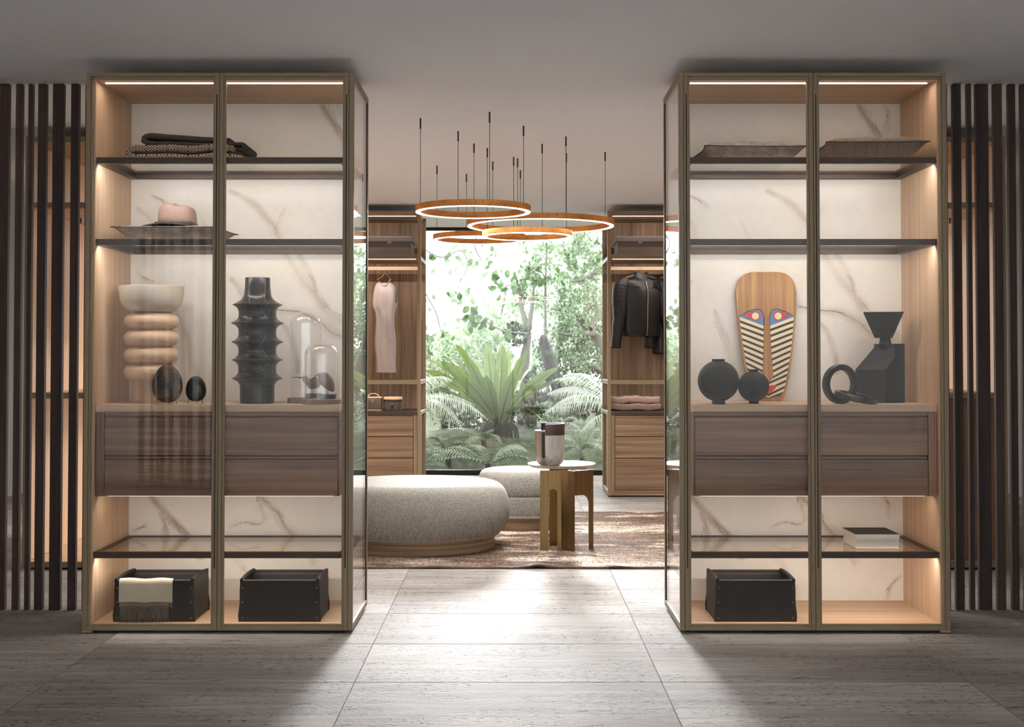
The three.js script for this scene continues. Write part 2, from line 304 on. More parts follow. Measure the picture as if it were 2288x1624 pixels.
// ---------------------------------------------------------------- the two glazed display cabinets
const CAB = { in: 0.757, out: 2.0, top: 2.602, z0: 0, z1: -0.605 };
const SH = [2.211, 1.828, 0.3707], DRAW_TOP = 1.053, CAB_FLOOR = 0.041;
function displayCabinet(s, label) {
  const t = thing('display_cabinet', label, 'cabinet');
  const b = (...a) => sbx(s, ...a);
  part('side_panel', b(1.967, 2.013, 0, CAB.top, -0.6, -0.0235), M.oak, t);
  part('top_panel', b(0.78, 1.967, 2.571, CAB.top, -0.6, -0.0235, 'x'), M.oak, t);
  part('bottom_panel', b(0.78, 1.967, 0.012, CAB_FLOOR, -0.6, -0.0235, 'x'), M.oak, t);
  part('plinth', b(0.79, 1.96, 0, 0.012, -0.58, -0.03, 'x'), M.black, t);
  { const w = 1.967 - 0.78, h = 2.571 - CAB_FLOOR, g = strip(new THREE.BoxGeometry(w, h, 0.012)); g.translate(s * (1.967 + 0.78) / 2, CAB_FLOOR + h / 2, -0.591); part('marble_panel', g, M.marble, t); }
  // doors: stepped bronze frame with a clear pane
  for (const [x0, x1] of [[1.3845, 2.003], [0.7805, 1.3825]]) {
    const y0 = 0.014, y1 = CAB.top, o = 0.018, n = 0.029, zf = 0, zb = -0.022, g = [];
    g.push(b(x0, x0 + o, y0, y1, zb, zf), b(x1 - o, x1, y0, y1, zb, zf), b(x0 + o, x1 - o, y1 - o, y1, zb, zf, 'x'), b(x0 + o, x1 - o, y0, y0 + o, zb, zf, 'x'));
    g.push(b(x0 + o, x0 + n, y0 + o, y1 - o, zb + 0.002, zf - 0.007), b(x1 - n, x1 - o, y0 + o, y1 - o, zb + 0.002, zf - 0.007), b(x0 + n, x1 - n, y1 - n, y1 - o, zb + 0.002, zf - 0.007, 'x'), b(x0 + n, x1 - n, y0 + o, y0 + n, zb + 0.002, zf - 0.007, 'x'));
    const d = part('door', g, M.olive, t);
    part('pane', b(x0 + n - 0.004, x1 - n + 0.004, y0 + n - 0.004, y1 - n + 0.004, -0.016, -0.011), M.doorGlass, d);
    part('pull', b(x0 + 0.0085, x0 + 0.0135, 0.3, 2.5, -0.001, 0.0012), M.black, d);
  }
  // glazed inner flank
  {
    const x0 = CAB.in, x1 = 0.779, y0 = 0.014, y1 = CAB.top, g = [];
    g.push(b(x0, x1, y0, y1, -0.023, -0.0003), b(x0, x1, y0, y1, -0.605, -0.582), b(x0, x1, y1 - 0.03, y1, -0.582, -0.023, 'z'), b(x0, x1, y0, y0 + 0.03, -0.582, -0.023, 'z'));
    const f = part('flank_frame', g, M.olive, t);
    part('pane', b(x0 + 0.005, x0 + 0.01, y0 + 0.028, y1 - 0.028, -0.584, -0.021), M.glass, f);
    part('seal', b(x0 + 0.003, x0 + 0.012, y0 + 0.03, y1 - 0.03, -0.581, -0.576), M.black, f);
  }
  // framed glass shelves with strips of light along the front bar
  for (const [k, y] of SH.entries()) {
    const x0 = 0.79, x1 = 1.965, h = 0.029, w = 0.035;
    const f = part('shelf', [b(x0, x1, y - h, y, -0.055, -0.03, 'x'), b(x0, x1, y - h, y, -0.583, -0.548, 'x'), b(x0, x0 + w, y - h, y - 0.0005, -0.548, -0.055, 'z'), b(x1 - w, x1, y - h, y - 0.0005, -0.548, -0.055, 'z')], M.bronze, t);
    part('glass_sheet', b(x0 + 0.01, x1 - 0.01, y - 0.009, y - 0.003, -0.56, -0.045), M.smoke, f);
    part('led_strip', b(x0 + 0.03, x1 - 0.02, y - h + 0.003, y - h + 0.009, -0.0645, -0.0552, 'x'), M.led, f);
    stripLight(t, 1.13, 0.008, s * 1.385, y - h - 0.002, -0.061, s * 1.385, y - h - 0.3, -0.27, LED.cab * [1, 0.85, 0.8][k], [WHITE, WHITE, SOFT][k]);
  }
  part('led_strip', b(0.80, 1.94, 2.566, 2.5708, -0.086, -0.072, 'x'), M.led, t);
  stripLight(t, 1.13, 0.012, s * 1.37, 2.564, -0.079, s * 1.37, 2.0, -0.079, LED.top, WARM);
  // drawer unit
  const zf = -0.047, U0 = 0.826, U1 = 1.966, yb = Y(1108.5, zf);
  part('drawer_top', b(U0, U1, DRAW_TOP - 0.033, DRAW_TOP, -0.583, zf, 'x'), M.oak, t);
  const carcass = part('drawer_carcass', [b(U1 - 0.042, U1, yb, DRAW_TOP - 0.033, -0.583, zf - 0.001), b(U0, U0 + 0.006, yb, DRAW_TOP - 0.033, -0.583, zf - 0.001), b(U0 + 0.006, U1 - 0.042, yb, yb + 0.018, -0.583, zf - 0.02, 'x'), b(U0 + 0.006, U1 - 0.042, yb, DRAW_TOP - 0.033, -0.583, -0.57, 'x'), b(1.38, 1.388, yb, DRAW_TOP - 0.034, -0.57, zf - 0.02)], M.walnut, t);
  part('lip', b(U0 + 0.006, U1 - 0.042, DRAW_TOP - 0.049, DRAW_TOP - 0.034, -0.2, zf - 0.004, 'x'), M.walnut, carcass);
  const ya = Y(1017.5, zf), yc = Y(932, zf);
  for (const [x0, x1] of [[U0 + 0.008, 1.379], [1.389, U1 - 0.044]]) for (const [y0, y1] of [[ya, yc], [yb + 0.001, ya - 0.019]]) {
    const w = part('drawer', b(x0, x1, y0, y1, -0.5, zf, 'x', 0.002), M.walnut, t);
    part('finger_pull', b(x0, x1, y1 + 0.002, y1 + 0.014, -0.3, zf - 0.012, 'x'), M.walnut, w);
  }
  part('led_strip', b(0.86, 1.92, yb - 0.0045, yb - 0.0005, -0.1, -0.09, 'x'), M.led, t);
  stripLight(t, 1.06, 0.01, s * 1.39, yb - 0.007, -0.095, s * 1.39, yb - 0.4, -0.35, LED.top * 0.95, WARM);
  return t;
}
displayCabinet(-1, 'tall glazed bronze display cabinet holding the pagoda vase, hat and stone eggs');
displayCabinet(1, 'tall glazed bronze display cabinet holding the painted mask and black sphere vases');

// ---------------------------------------------------------------- wardrobes by the window
function wardrobe(s, label) {
  const t = thing('open_wardrobe', label, 'wardrobe'), b = (...a) => sbx(s, ...a);
  const x0 = 0.85, x1 = 2.32, z0 = -5.69, z1 = -6.39, p = 0.03, top = 2.605;
  part('post', b(x0, x0 + p, 0.012, top, z0 - p, z0), M.olive, t); part('post', b(x0, x0 + p, 0.012, top, z1, z1 + p), M.olive, t);
  part('post', b(x1 - p, x1, 0.012, top, z0 - p, z0), M.olive, t);
  part('side_panel', b(x1 - 0.02, x1, 0.012, top, z1, z0 - p), M.mid, t);
  part('back_panel', b(x0 + 0.005, x1 - 0.02, 0.04, 2.57, z1 + 0.035, z1 + 0.055), M.mid, t);
  part('top_panel', b(x0 + p, x1 - p, 2.562, top - 0.002, z1 + 0.03, z0, 'x'), M.mid, t);
  for (const [y, h] of [[2.19, 0.035], [1.0607, 0.04], [0.772, 0.032], [0.05, 0.035]]) part('end_rail', b(x0, x0 + p, y - h, y, z1 + p, z0 - p, 'z'), M.olive, t);
  const sh = part('shelf', b(x0 + p, x1 - 0.02, 2.168, 2.2065, z1 + 0.055, z0 - 0.004, 'x'), M.mid, t);
  part('led_strip', b(x0 + p + 0.02, x1 - 0.05, 2.163, 2.1675, z0 - 0.05, z0 - 0.036, 'x'), M.led, sh);
  part('led_strip', b(x0 + p + 0.02, x1 - 0.05, 2.557, 2.5615, z0 - 0.05, z0 - 0.036, 'x'), M.led, t);
  stripLight(t, 1.38, 0.012, s * 1.58, 2.161, z0 - 0.043, s * 1.58, 1.5, z0 - 0.25, LED.back, SOFT);
  part('led_strip', b(x0 + p + 0.02, x1 - 0.05, 1.024, 1.0295, z0 - 0.05, z0 - 0.036, 'x'), M.led, t);
  stripLight(t, 1.38, 0.012, s * 1.58, 1.02, z0 - 0.043, s * 1.58, 0.6, z0 - 0.25, LED.back * 0.5, SOFT);
  stripLight(t, 1.38, 0.012, s * 1.58, 2.555, z0 - 0.043, s * 1.58, 2, z0 - 0.3, LED.back * 0.85, SOFT);
  part('hanging_rail', b(x0 + p, x1 - 0.02, 2.083, 2.117, z0 - 0.33, z0 - 0.318, 'x', 0.003), mat({ color: hex('#c9ab8c'), roughness: 0.5, metalness: 0.1 }), t);
  part('fixed_shelf', [b(x0 + p, x1 - p, 1.0225, 1.0607, z0 - p, z0, 'x'), b(x0 + p, x1 - p, 1.03, 1.058, z1 + 0.055, z0 - p, 'x')], M.olive, t);
  part('worktop', [b(x0 + p, x1 - p, 0.741, 0.772, z0 - p, z0, 'x'), b(x0 + p, x1 - p, 0.75, 0.776, z1 + 0.055, z0 - p, 'x')], M.bronze, t);
  part('drawer_block', [b(x0 + p + 0.002, x0 + p + 0.034, 0.013, 0.741, z1 + 0.06, z0 - 0.003), b(x1 - 0.062, x1 - 0.032, 0.013, 0.741, z1 + 0.06, z0 - 0.003), b(x0 + p + 0.034, x1 - 0.062, 0.013, 0.062, z1 + 0.06, z0 - 0.004, 'x'), b(x0 + p + 0.034, x1 - 0.062, 0.062, 0.735, z1 + 0.06, z1 + 0.08, 'x')], M.mid, t);
  for (const [y0, y1] of [[0.55, 0.737], [0.354, 0.545], [0.066, 0.349]]) part('drawer', b(x0 + p + 0.037, x1 - 0.065, y0, y1, z1 + 0.1, z0 - 0.006, 'x', 0.003), M.mid, t);
  part('plinth', b(x0 + 0.01, x1 - 0.01, 0, 0.012, z1 + 0.02, z0 - 0.02, 'x'), M.black, t);
}
wardrobe(-1, 'open walnut wardrobe by the window with the pale dress and handbags');
wardrobe(1, 'open walnut wardrobe by the window with the black leather jackets');

// wardrobes along the side walls, seen through the slats
function sideWardrobe(s, label) {
  const t = thing('open_wardrobe', label, 'wardrobe'), b = (...a) => sbx(s, ...a);
  const x0 = 2.33, x1 = 2.955, z0 = -1.75, z1 = -5.6, p = 0.022, top = 2.605;
  for (const z of [z0, z1 + p, -3.68]) { part('post', b(x0, x0 + p, 0.012, top, z - p, z), M.olive, t); part('post', b(x1 - p, x1, 0.012, top, z - p, z), M.olive, t); }
  for (const [y, h] of [[top, 0.03], [2.2065, 0.03], [1.0607, 0.036], [0.048, 0.034]]) part('end_rail', b(x0 + p, x1 - p, y - h, y, z0 - p, z0, 'x'), M.olive, t);
  part('back_panel', b(x1 - 0.024, x1 - 0.004, 0.048, 2.57, z1, z0 - p), M.oak, t);
  part('top_panel', b(x0, x1 - 0.024, 2.57, top - 0.003, z1, z0 - p, 'z'), M.oak, t);
  const sh = part('shelf', b(x0 + 0.002, x1 - 0.024, 2.168, 2.2, z1, z0 - p, 'z'), M.oak, t);
  part('led_strip', b(x0 + 0.04, x0 + 0.054, 2.163, 2.1675, z1 + 0.1, z0 - 0.1, 'z'), M.led, sh);
  part('led_strip', b(x0 + 0.04, x0 + 0.054, 2.565, 2.5695, z1 + 0.1, z0 - 0.1, 'z'), M.led, t);
  stripLight(t, 0.012, 3.5, s * (x0 + 0.047), 2.161, -3.67, s * (x0 + 0.35), 1.6, -3.67, LED.side, SOFT);
  stripLight(t, 0.012, 3.5, s * (x0 + 0.047), 2.563, -3.67, s * (x0 + 0.35), 2.0, -3.67, LED.side * 0.5, SOFT);
  part('hanging_rail', b(2.62, 2.634, 2.083, 2.115, z1, z0 - p, 'z', 0.003), mat({ color: hex('#6b5c4a'), roughness: 0.4, metalness: 0.4 }), t);
  part('fixed_shelf', b(x0 + 0.002, x1 - 0.024, 1.03, 1.058, z1, z0 - p, 'z'), s < 0 ? M.oak : M.bronze, t);
  part('bottom_panel', b(x0 + 0.002, x1 - 0.024, 0.014, 0.046, z1, z0 - p, 'z'), M.oak, t);
  if (s > 0) { part('drawer_block', b(x0 + 0.03, x1 - 0.03, 0.05, 1.02, z1 + 0.05, z0 - 0.06), M.walnut, t); for (let k = 0; k < 3; k++) part('drawer', b(x0 + 0.012, x0 + 0.03, 0.07 + k * 0.31, 0.36 + k * 0.31, -3.6, z0 - 0.08, 'z'), M.walnut, t); } else stripLight(t, 0.012, 3.5, s * (x0 + 0.047), 1.02, -3.67, s * (x0 + 0.35), 0.3, -3.67, LED.side * 0.7, SOFT);
  if (s < 0) part('led_strip', b(x0 + 0.04, x0 + 0.054, 1.024, 1.0295, z1 + 0.1, z0 - 0.1, 'z'), M.led, t);
  part('plinth', b(x0 + 0.01, x1 - 0.01, 0, 0.014, z1, z0 - 0.03, 'z'), M.black, t);
}
sideWardrobe(-1, 'lit oak wardrobe behind the slats, with a pink tweed coat inside');
sideWardrobe(1, 'lit oak wardrobe behind the slats, with a walnut drawer block below');

// ---------------------------------------------------------------- ring pendants
{
  const T = lattice(41), leaf = dataTex(512, 128, (u, v) => { const n = fbm(T, u, v, 10, 3, 4), m = fbm(T, u + 0.4, v, 50, 10, 3); let t = n * 1.2 - 0.1; let c = mix3([244, 172, 88], [178, 112, 56], t); if (m > 0.68) c = mix3(c, [120, 70, 34], (m - 0.68) * 2.5); return c; }, true, 2, 1);
  const bronze = mat({ map: leaf, metalness: 0.4, roughness: 0.45 });
  const rings = [[-0.23, 7.53, 0.342, 2.132, [[937, 7.41], [1020, 7.87], [1097, 7.194], [1170.5, 7.66]], 'upper ring pendant with a glowing underside, highest and leftmost of the nearer rings'],
    [0.19, 8.48, 0.49, 2.145, [[1354.7, 8.65], [1267.8, 8.01], [1055.5, 8.295], [1151, 8.98]], 'largest copper ring pendant with a glowing underside'],
    [0.104, 8.59, 0.305, 2.087, [[1085.5, 8.48], [1213.6, 8.3], [1267, 8.7], [1144.8, 8.89]], 'smallest copper ring pendant, hung lowest inside the largest ring'],
    [-0.24, 9.38, 0.342, 2.135, [[974.4, 9.27], [1040, 9.71], [1103, 9.05], [1162, 9.5]], 'farthest copper ring pendant, nearest to the garden window']];
  for (const [cx, D, rad, y, cables, label] of rings) {
    const z = EYE.z - D, w = 0.032, h = 0.036, t = thing('ring_pendant', label, 'pendant light', V3(cx - 0.02, y, z), 0, 'copper ring pendants');
    part('ring', smooth(lathe([[rad - w, 0.004], [rad - w, h], [rad, h], [rad, 0.004], [rad - 0.002, 0.0], [rad - w + 0.002, 0.0], [rad - w, 0.004]], 96), 0.5), bronze, t);
    part('led_strip', smooth(lathe([[rad - w + 0.003, -0.0005], [rad - w + 0.003, -0.004], [rad - 0.003, -0.004], [rad - 0.003, -0.0005]], 96), 0.5), M.ringLed, t);
    for (let k = 0; k < 6; k++) { const a = k / 6 * Math.PI * 2, l = new THREE.RectAreaLight(rgb(1, 0.975, 0.94), LED.ring, rad * 0.93, 0.026); l.position.set(Math.cos(a) * (rad - w / 2), -0.007, Math.sin(a) * (rad - w / 2)); l.name = 'ring_light'; l.rotation.set(-Math.PI / 2, 0, -a + Math.PI / 2); l.castShadow = true; t.add(l); }
    for (const [px, d] of cables) {
      const q = V3((px - 1144) / F * d - (cx - 0.02) + EYE.x, 0, EYE.z - d - z), L = Math.hypot(q.x, q.z), f = (rad - w / 2) / L; q.x *= f; q.z *= f;
      part('cable', rod(V3(q.x, h, q.z), V3(q.x, CEIL - y - 0.005, q.z), 0.0017), M.black, t);
      part('cable_anchor', rod(V3(q.x, CEIL - y - 0.062, q.z), V3(q.x, CEIL - y, q.z), 0.0048, 12), M.black, t);
    }
  }
}
// where the sight line through a pixel meets the height h
function onto(px, py, h) { const a = at(px, py, 0), d = a.clone().sub(EYE), t = (h - EYE.y) / d.y; return EYE.clone().addScaledVector(d, t); }
// ---------------------------------------------------------------- cloth textures
const herring = (() => { const c = document.createElement('canvas'); c.width = c.height = 512; const g = c.getContext('2d'); g.fillStyle = '#241f1e'; g.fillRect(0, 0, 512, 512); g.strokeStyle = '#b29c88'; g.lineWidth = 12;
  for (let k = 0; k < 4; k++) for (let i = -6; i < 20; i++) { const x = k * 128, y = i * 32, up = k % 2; g.beginPath(); g.moveTo(x, y + (up ? 112 : 0)); g.lineTo(x + 128, y + (up ? 0 : 112)); g.stroke(); } return canvasTex(c, 1 / 0.2, 1 / 0.2); })();
const weaveB = dataTex(256, 256, ((T) => (u, v) => 0.5 + 0.25 * Math.sin(u * 256 * 0.39) * Math.sin(v * 256 * 0.39) + 0.5 * (fbm(T, u, v, 20, 20, 3) - 0.5))(lattice(51)), false, 6, 6);
const linen = dataTex(256, 256, ((T) => (u, v) => { const n = fbm(T, u, v, 80, 80, 2) - 0.5, m = fbm(T, u, v, 6, 6, 3) - 0.5, l = 146 + 76 * n + 40 * m; return [l, l * 0.93, l * 0.88]; })(lattice(52)), true, 4, 4);
M.herring = mat({ map: herring, roughness: 0.95, bumpMap: weaveB, bumpScale: 0.001 });
M.linen = mat({ map: linen, roughness: 0.95, bumpMap: weaveB, bumpScale: 0.002 });
M.darkWool = mat({ map: linen, color: hex('#5f5957'), roughness: 1, bumpMap: weaveB, bumpScale: 0.002 });
// a cloth folded along a centre line, seen from its cut end
function ribbon(pts, th, depth, bev = 0.006) {
  const cv = new THREE.CatmullRomCurve3(pts.map(([x, y]) => V3(x, y, 0)), false, 'centripetal'), n = 70, a = [], b = [];
  for (let i = 0; i <= n; i++) { const p = cv.getPointAt(i / n), q = cv.getTangentAt(i / n), t = th / 2; a.push([p.x - q.y * t, p.y + q.x * t]); b.unshift([p.x + q.y * t, p.y - q.x * t]); }
  return smooth(ext([...a, ...b], depth, bev), 0.7);
}
{ // folded blankets, top shelf of the left cabinet
  const y = SH[0], z = -0.5, x0 = X(277, -0.17), x1 = X(536, -0.17), w = x1 - x0;
  const wav = (x) => 0.004 * Math.sin(x * 17) + 0.003 * Math.sin(x * 31 + 1);
  const row = (h, a, b, dir) => { const l = []; for (let i = 0; i <= 8; i++) { const t = dir > 0 ? i / 8 : 1 - i / 8; l.push([lerp(a, b, t), h + wav(lerp(a, b, t)) + 0.006 * Math.sin(t * 3.1)]); } return l; };
  const t = thing('folded_blanket', 'herringbone wool blanket folded on the top glass shelf, under a dark blanket', 'blanket', V3(x0, y, z));
  part('folded_layer', ribbon([...row(0.019, 0.03, w, -1), [0.012, 0.032], [0.022, 0.056], ...row(0.062, 0.05, w - 0.04, 1)], 0.03, 0.33), M.herring, t);
  part('inner_fold', bx(w - 0.13, w - 0.005, 0.034, 0.05, 0.02, 0.325, 'x', 0.006), M.darkWool, t);
  const t2 = thing('folded_blanket', 'dark grey wool blanket folded on top of the herringbone blanket', 'blanket', V3(x0 + 0.066, y + 0.081, z + 0.02));
  part('folded_layer', ribbon([[0.44, 0.0], [0.3, 0.0], [0.15, 0.006], [0.035, 0.012], [0.012, 0.027], [0.03, 0.045], [0.15, 0.041], [0.3, 0.03], [0.43, 0.024]], 0.023, 0.3), M.darkWool, t2);
  part('folded_end', ribbon([[0.36, 0.016], [0.43, 0.012], [0.485, 0.012], [0.495, 0.001], [0.485, -0.012], [0.45, -0.014]], 0.018, 0.26), M.darkWool, t2);
}
function cushion(name, label, p, w, d, ht, hb, m, turn = 0, seamMat) {
  const t = thing(name, label, 'cushion', p, turn), n = 34, make = (up) => {
    const g = strip(new THREE.PlaneGeometry(2, 2, n, n)), q = g.attributes.position, uv = g.attributes.uv;
    for (let i = 0; i < q.count; i++) {
      const u = q.getX(i), v = q.getY(i), T = Math.pow(Math.max(0, (1 - u ** 4) * (1 - v ** 4)), 0.55), Tb = Math.pow(Math.max(0, (1 - u ** 4) * (1 - v ** 4)), 0.95), x = w / 2 * u * (1 - 0.07 * (1 - v * v)), zz = d / 2 * v * (1 - 0.07 * (1 - u * u));
      const wr = 0.004 * Math.sin(u * 9 + v * 5) * T * (1 - T * 0.5) + 0.003 * Math.sin(v * 17 - u * 7) * T;
      q.setXYZ(i, x, up ? ht * T + wr : -hb * Math.min(1, Tb * 1.3), up ? -zz : zz); uv.setXY(i, x, zz + (up ? 1 : -1) * Math.abs(q.getY(i)));
    }
    return smooth(g);
  };
  part('cover', [make(true), make(false)], m, t);
  const b = []; for (let k = 0; k < 4; k++) for (let i = 0; i < 12; i++) { const e = -1 + i / 6, [u, v] = [[e, -1], [1, e], [-e, 1], [-1, -e]][k]; b.push(V3(w / 2 * u * (1 - 0.07 * (1 - v * v)), 0, d / 2 * v * (1 - 0.07 * (1 - u * u)))); }
  part('seam', tube(b, 0.0019, 160, 5, true), seamMat || m, t);
  return t;
}
{
  const y = SH[0];
  let z = -0.33, w = X(1786, z) - X(1560, z); cushion('cushion', 'grey crinkled linen cushion lying on the top shelf above the painted mask', V3((X(1786, z) + X(1560, z)) / 2, y + 0.0705, z), w, 0.4, 0.034, 0.07, M.linen, 0.02, M.darkWool);
  z = -0.215; w = X(2056, z) - X(1832, z); cushion('cushion', 'black and beige herringbone cushion on the top shelf of the mask cabinet', V3((X(2058, z) + X(1832, z)) / 2, y + 0.0765, z), w, 0.34, 0.034, 0.076, M.herring, -0.03, M.darkWool);
  cushion('cushion', 'dark cushion mostly hidden behind the grey linen cushion', V3(X(1600, -0.42), y + 0.0305, -0.42), 0.26, 0.2, 0.026, 0.03, M.darkWool, 0.2);
  z = -0.33; w = X(512, z) - X(273, z); cushion('cushion', 'grey linen cushion lying under the hat on the second shelf', V3((X(512, z) + X(273, z)) / 2, SH[1] + 0.0665, z), w, 0.4, 0.012, 0.066, M.linen, 0, M.darkWool);
  // hat
  const felt = mat({ color: hex('#a88c81'), roughness: 0.95 }), dark = mat({ color: hex('#57504c'), roughness: 0.95 });
  const hx = X(395, -0.33), t = thing('hat', 'pink felt hat with a wide dark brim resting on a grey cushion', 'hat', V3(hx, SH[1] + 0.08, -0.33));
  part('crown', superbox(0.172, 0.118, 0.21, 3.6, 22, (v) => { const k = (v.y + 0.05) / 0.1; v.x *= 1.02 - 0.1 * k; v.z *= 1.02 - 0.12 * k; const d = Math.exp(-((v.x - 0.02) ** 2) / 0.0022) * Math.max(0, k - 0.5); v.y -= 0.01 * d * (0.6 + 3 * v.z); v.y += 0.058 + (v.x < 0 ? 0.004 : -0.003) * Math.max(0, k); }), felt, t);
  part('ribbon', superbox(0.182, 0.022, 0.216, 8, 14, (v) => { v.y += 0.014; }), dark, t);
  const br = lathe([[0.07, 0.004], [0.11, 0.004], [0.15, 0.002], [0.183, -0.002], [0.184, -0.006], [0.15, -0.003], [0.07, 0.0]], 64), q = br.attributes.position;
  for (let i = 0; i < q.count; i++) { const x = q.getX(i), zz = q.getZ(i), r = Math.hypot(x, zz); q.setY(i, q.getY(i) + 0.012 * (r / 0.18) ** 2 * Math.cos(2 * Math.atan2(zz, x) + Math.PI) * 0.8 - 0.006 * x / 0.18); }
  part('brim', smooth(br, 0.8), dark, t);
}
const T6 = lattice(61);
const blackMarble = (() => { const c = document.createElement('canvas'); c.width = c.height = 1024; const g = c.getContext('2d'), q = rng(62); g.fillStyle = '#151314'; g.fillRect(0, 0, 1024, 1024);
  for (let i = 0; i < 160; i++) { const x = q() * 1024, y = q() * 1024, r = 30 + q() * 90, gr = g.createRadialGradient(x, y, 0, x, y, r); gr.addColorStop(0, 'rgba(60,50,48,.12)'); gr.addColorStop(1, 'rgba(60,50,48,0)'); g.fillStyle = gr; g.fillRect(x - r, y - r, 2 * r, 2 * r); }
  for (let i = 0; i < 60; i++) { let x = q() * 1024, y = q() * 1024, a = q() < 0.6 ? 0.7 + q() * 0.6 : q() * 6.28; const n = 14 + q() * 60, w = 1.0 + q() * 4; g.strokeStyle = `rgba(${225 - q() * 40},${200 - q() * 50},${180 - q() * 60},${0.35 + q() * 0.6})`; for (let k = 0; k < n; k++) { a += (q() - 0.5) * 0.7; const nx = x + Math.cos(a) * 5, ny = y + Math.sin(a) * 5; g.lineWidth = w * (0.3 + q()); g.beginPath(); g.moveTo(x, y); g.lineTo(nx, ny); g.stroke(); x = nx; y = ny; } }
  for (let i = 0; i < 60; i++) { g.fillStyle = `rgba(220,195,175,${q() * 0.7})`; g.fillRect(q() * 1024, q() * 1024, 1 + q() * 2, 1 + q() * 4); } return canvasTex(c); })();
M.nero = mat({ map: blackMarble, roughness: 0.28 });
M.neroSmall = mat({ map: again(blackMarble, 4, 4), roughness: 0.3 });
M.matteBlack = mat({ color: hex('#211f1e'), roughness: 0.75 });
{ // stacked-ring vase with an alabaster bowl
  const y = DRAW_TOP, r = 0.094, z = Math.min(onto(338, 903, y).z - r, -0.3), k = 1 / (F / (EYE.z - z)), h = (py) => Y(py, z) - y, x = X(338, z);
  const wood = mat({ color: hex('#dcbc9d'), roughness: 0.6, bumpMap: grainBump, bumpScale: 0.0003 }), clay = mat({ color: hex('#b79a88'), roughness: 0.8 });
  const ala = dataTex(256, 128, (u, v) => mix3([240, 234, 224], [190, 168, 146], Math.max(0, fbm(T6, u, v, 3, 2, 4) * 2.2 - 0.95)), true);
  const t = thing('totem_vase', 'tall vase of stacked pale wooden rings topped with an alabaster bowl', 'vase', V3(x, y, z));
  part('foot', latheSmooth([[0, 0], [r, 0], [r + 0.001, 0.004], [r, h(830)], [0, h(830)]], 48), clay, t);
  for (const [y1, y0] of [[701, 735], [738, 773], [776, 811], [814, 848]]) {
    const a = h(y0), c = h(y1), m = (c - a) / 2, pts = []; for (let i = 0; i <= 14; i++) { const f = -Math.PI / 2 + i / 14 * Math.PI; pts.push([0.093 + 0.038 * Math.cos(f), (a + c) / 2 + m * Math.sin(f)]); }
    part('ring', grainUV(smooth(lathe([[0.06, a], ...pts, [0.06, c]], 56), 0.9), 'x'), wood, t);
  }
  part('core', latheSmooth([[0, h(838)], [0.098, h(838)], [0.098, h(700)], [0, h(700)]], 40), clay, t);
  const b0 = h(700), b1 = h(640);
  part('bowl', latheSmooth([[0.03, b0], [0.09, b0 + 0.004], [0.115, b0 + 0.014], [0.14, b0 + 0.04], [0.15, b0 + 0.07], [0.156, b1], [0.151, b1 + 0.001], [0.144, b0 + 0.07], [0.12, b0 + 0.03], [0.05, b0 + 0.014], [0, b0 + 0.013]], 64), phys({ map: ala, transmission: 0.25, thickness: 0, roughness: 0.7 }), t);
}
{ // black marble pagoda vase
  const y = DRAW_TOP, z = Math.min(onto(575, 905, y).z - 0.083, -0.25), x = X(575, z), sc = (EYE.z - z) / F, h = (py) => Math.max(0, Y(py, z) - y);
  const pts = [[0, 0], [37, 903], [37.5, 900], [38, 880], [38, 869]].map(([r, q], i) => (i === 0 ? [0, 0] : [r * sc, i === 1 ? 0 : h(q)]));
  const fl = [[845, 56], [804, 56.5], [764, 57], [722, 58], [681, 55]];
  fl.forEach(([py, r], i) => {
    const dn = i === 0 ? 869 : (py + fl[i - 1][0]) / 2, wd = i === 0 ? 38 : 41.5;
    for (let k = 1; k <= 7; k++) { const f = k / 8; pts.push([(wd + (r - 2 - wd) * f ** 2.6) * sc, h(lerp(dn, py + 1.2, f ** 0.8))]); }
    pts.push([r * sc, h(py + 0.4)], [r * sc, h(py - 0.6)]);
    const up = i === 4 ? 650 : (py + fl[i + 1][0]) / 2, wu = i === 4 ? 29.5 : 41.5;
    for (let k = 1; k <= 7; k++) { const f = 1 - k / 8; pts.push([(wu + (r - 2 - wu) * f ** 2.4) * sc, h(lerp(up, py - 1.6, f ** 0.8))]); }
    if (i < 4) pts.push([wu * sc, h(up)]);
  });
  pts.push([28 * sc, h(640)], [27.6 * sc, h(622)], [27 * sc, h(620.5)], [25 * sc, h(621)], [25 * sc, h(640)]);
  const t = thing('pagoda_vase', 'black veined marble vase with five sharp flared rims', 'vase', V3(x, y, z), 2.2);
  part('body', latheSmooth(pts, 72, 0.5), mat({ map: again(blackMarble, 1.6, 0.7), roughness: 0.32 }), t);
}
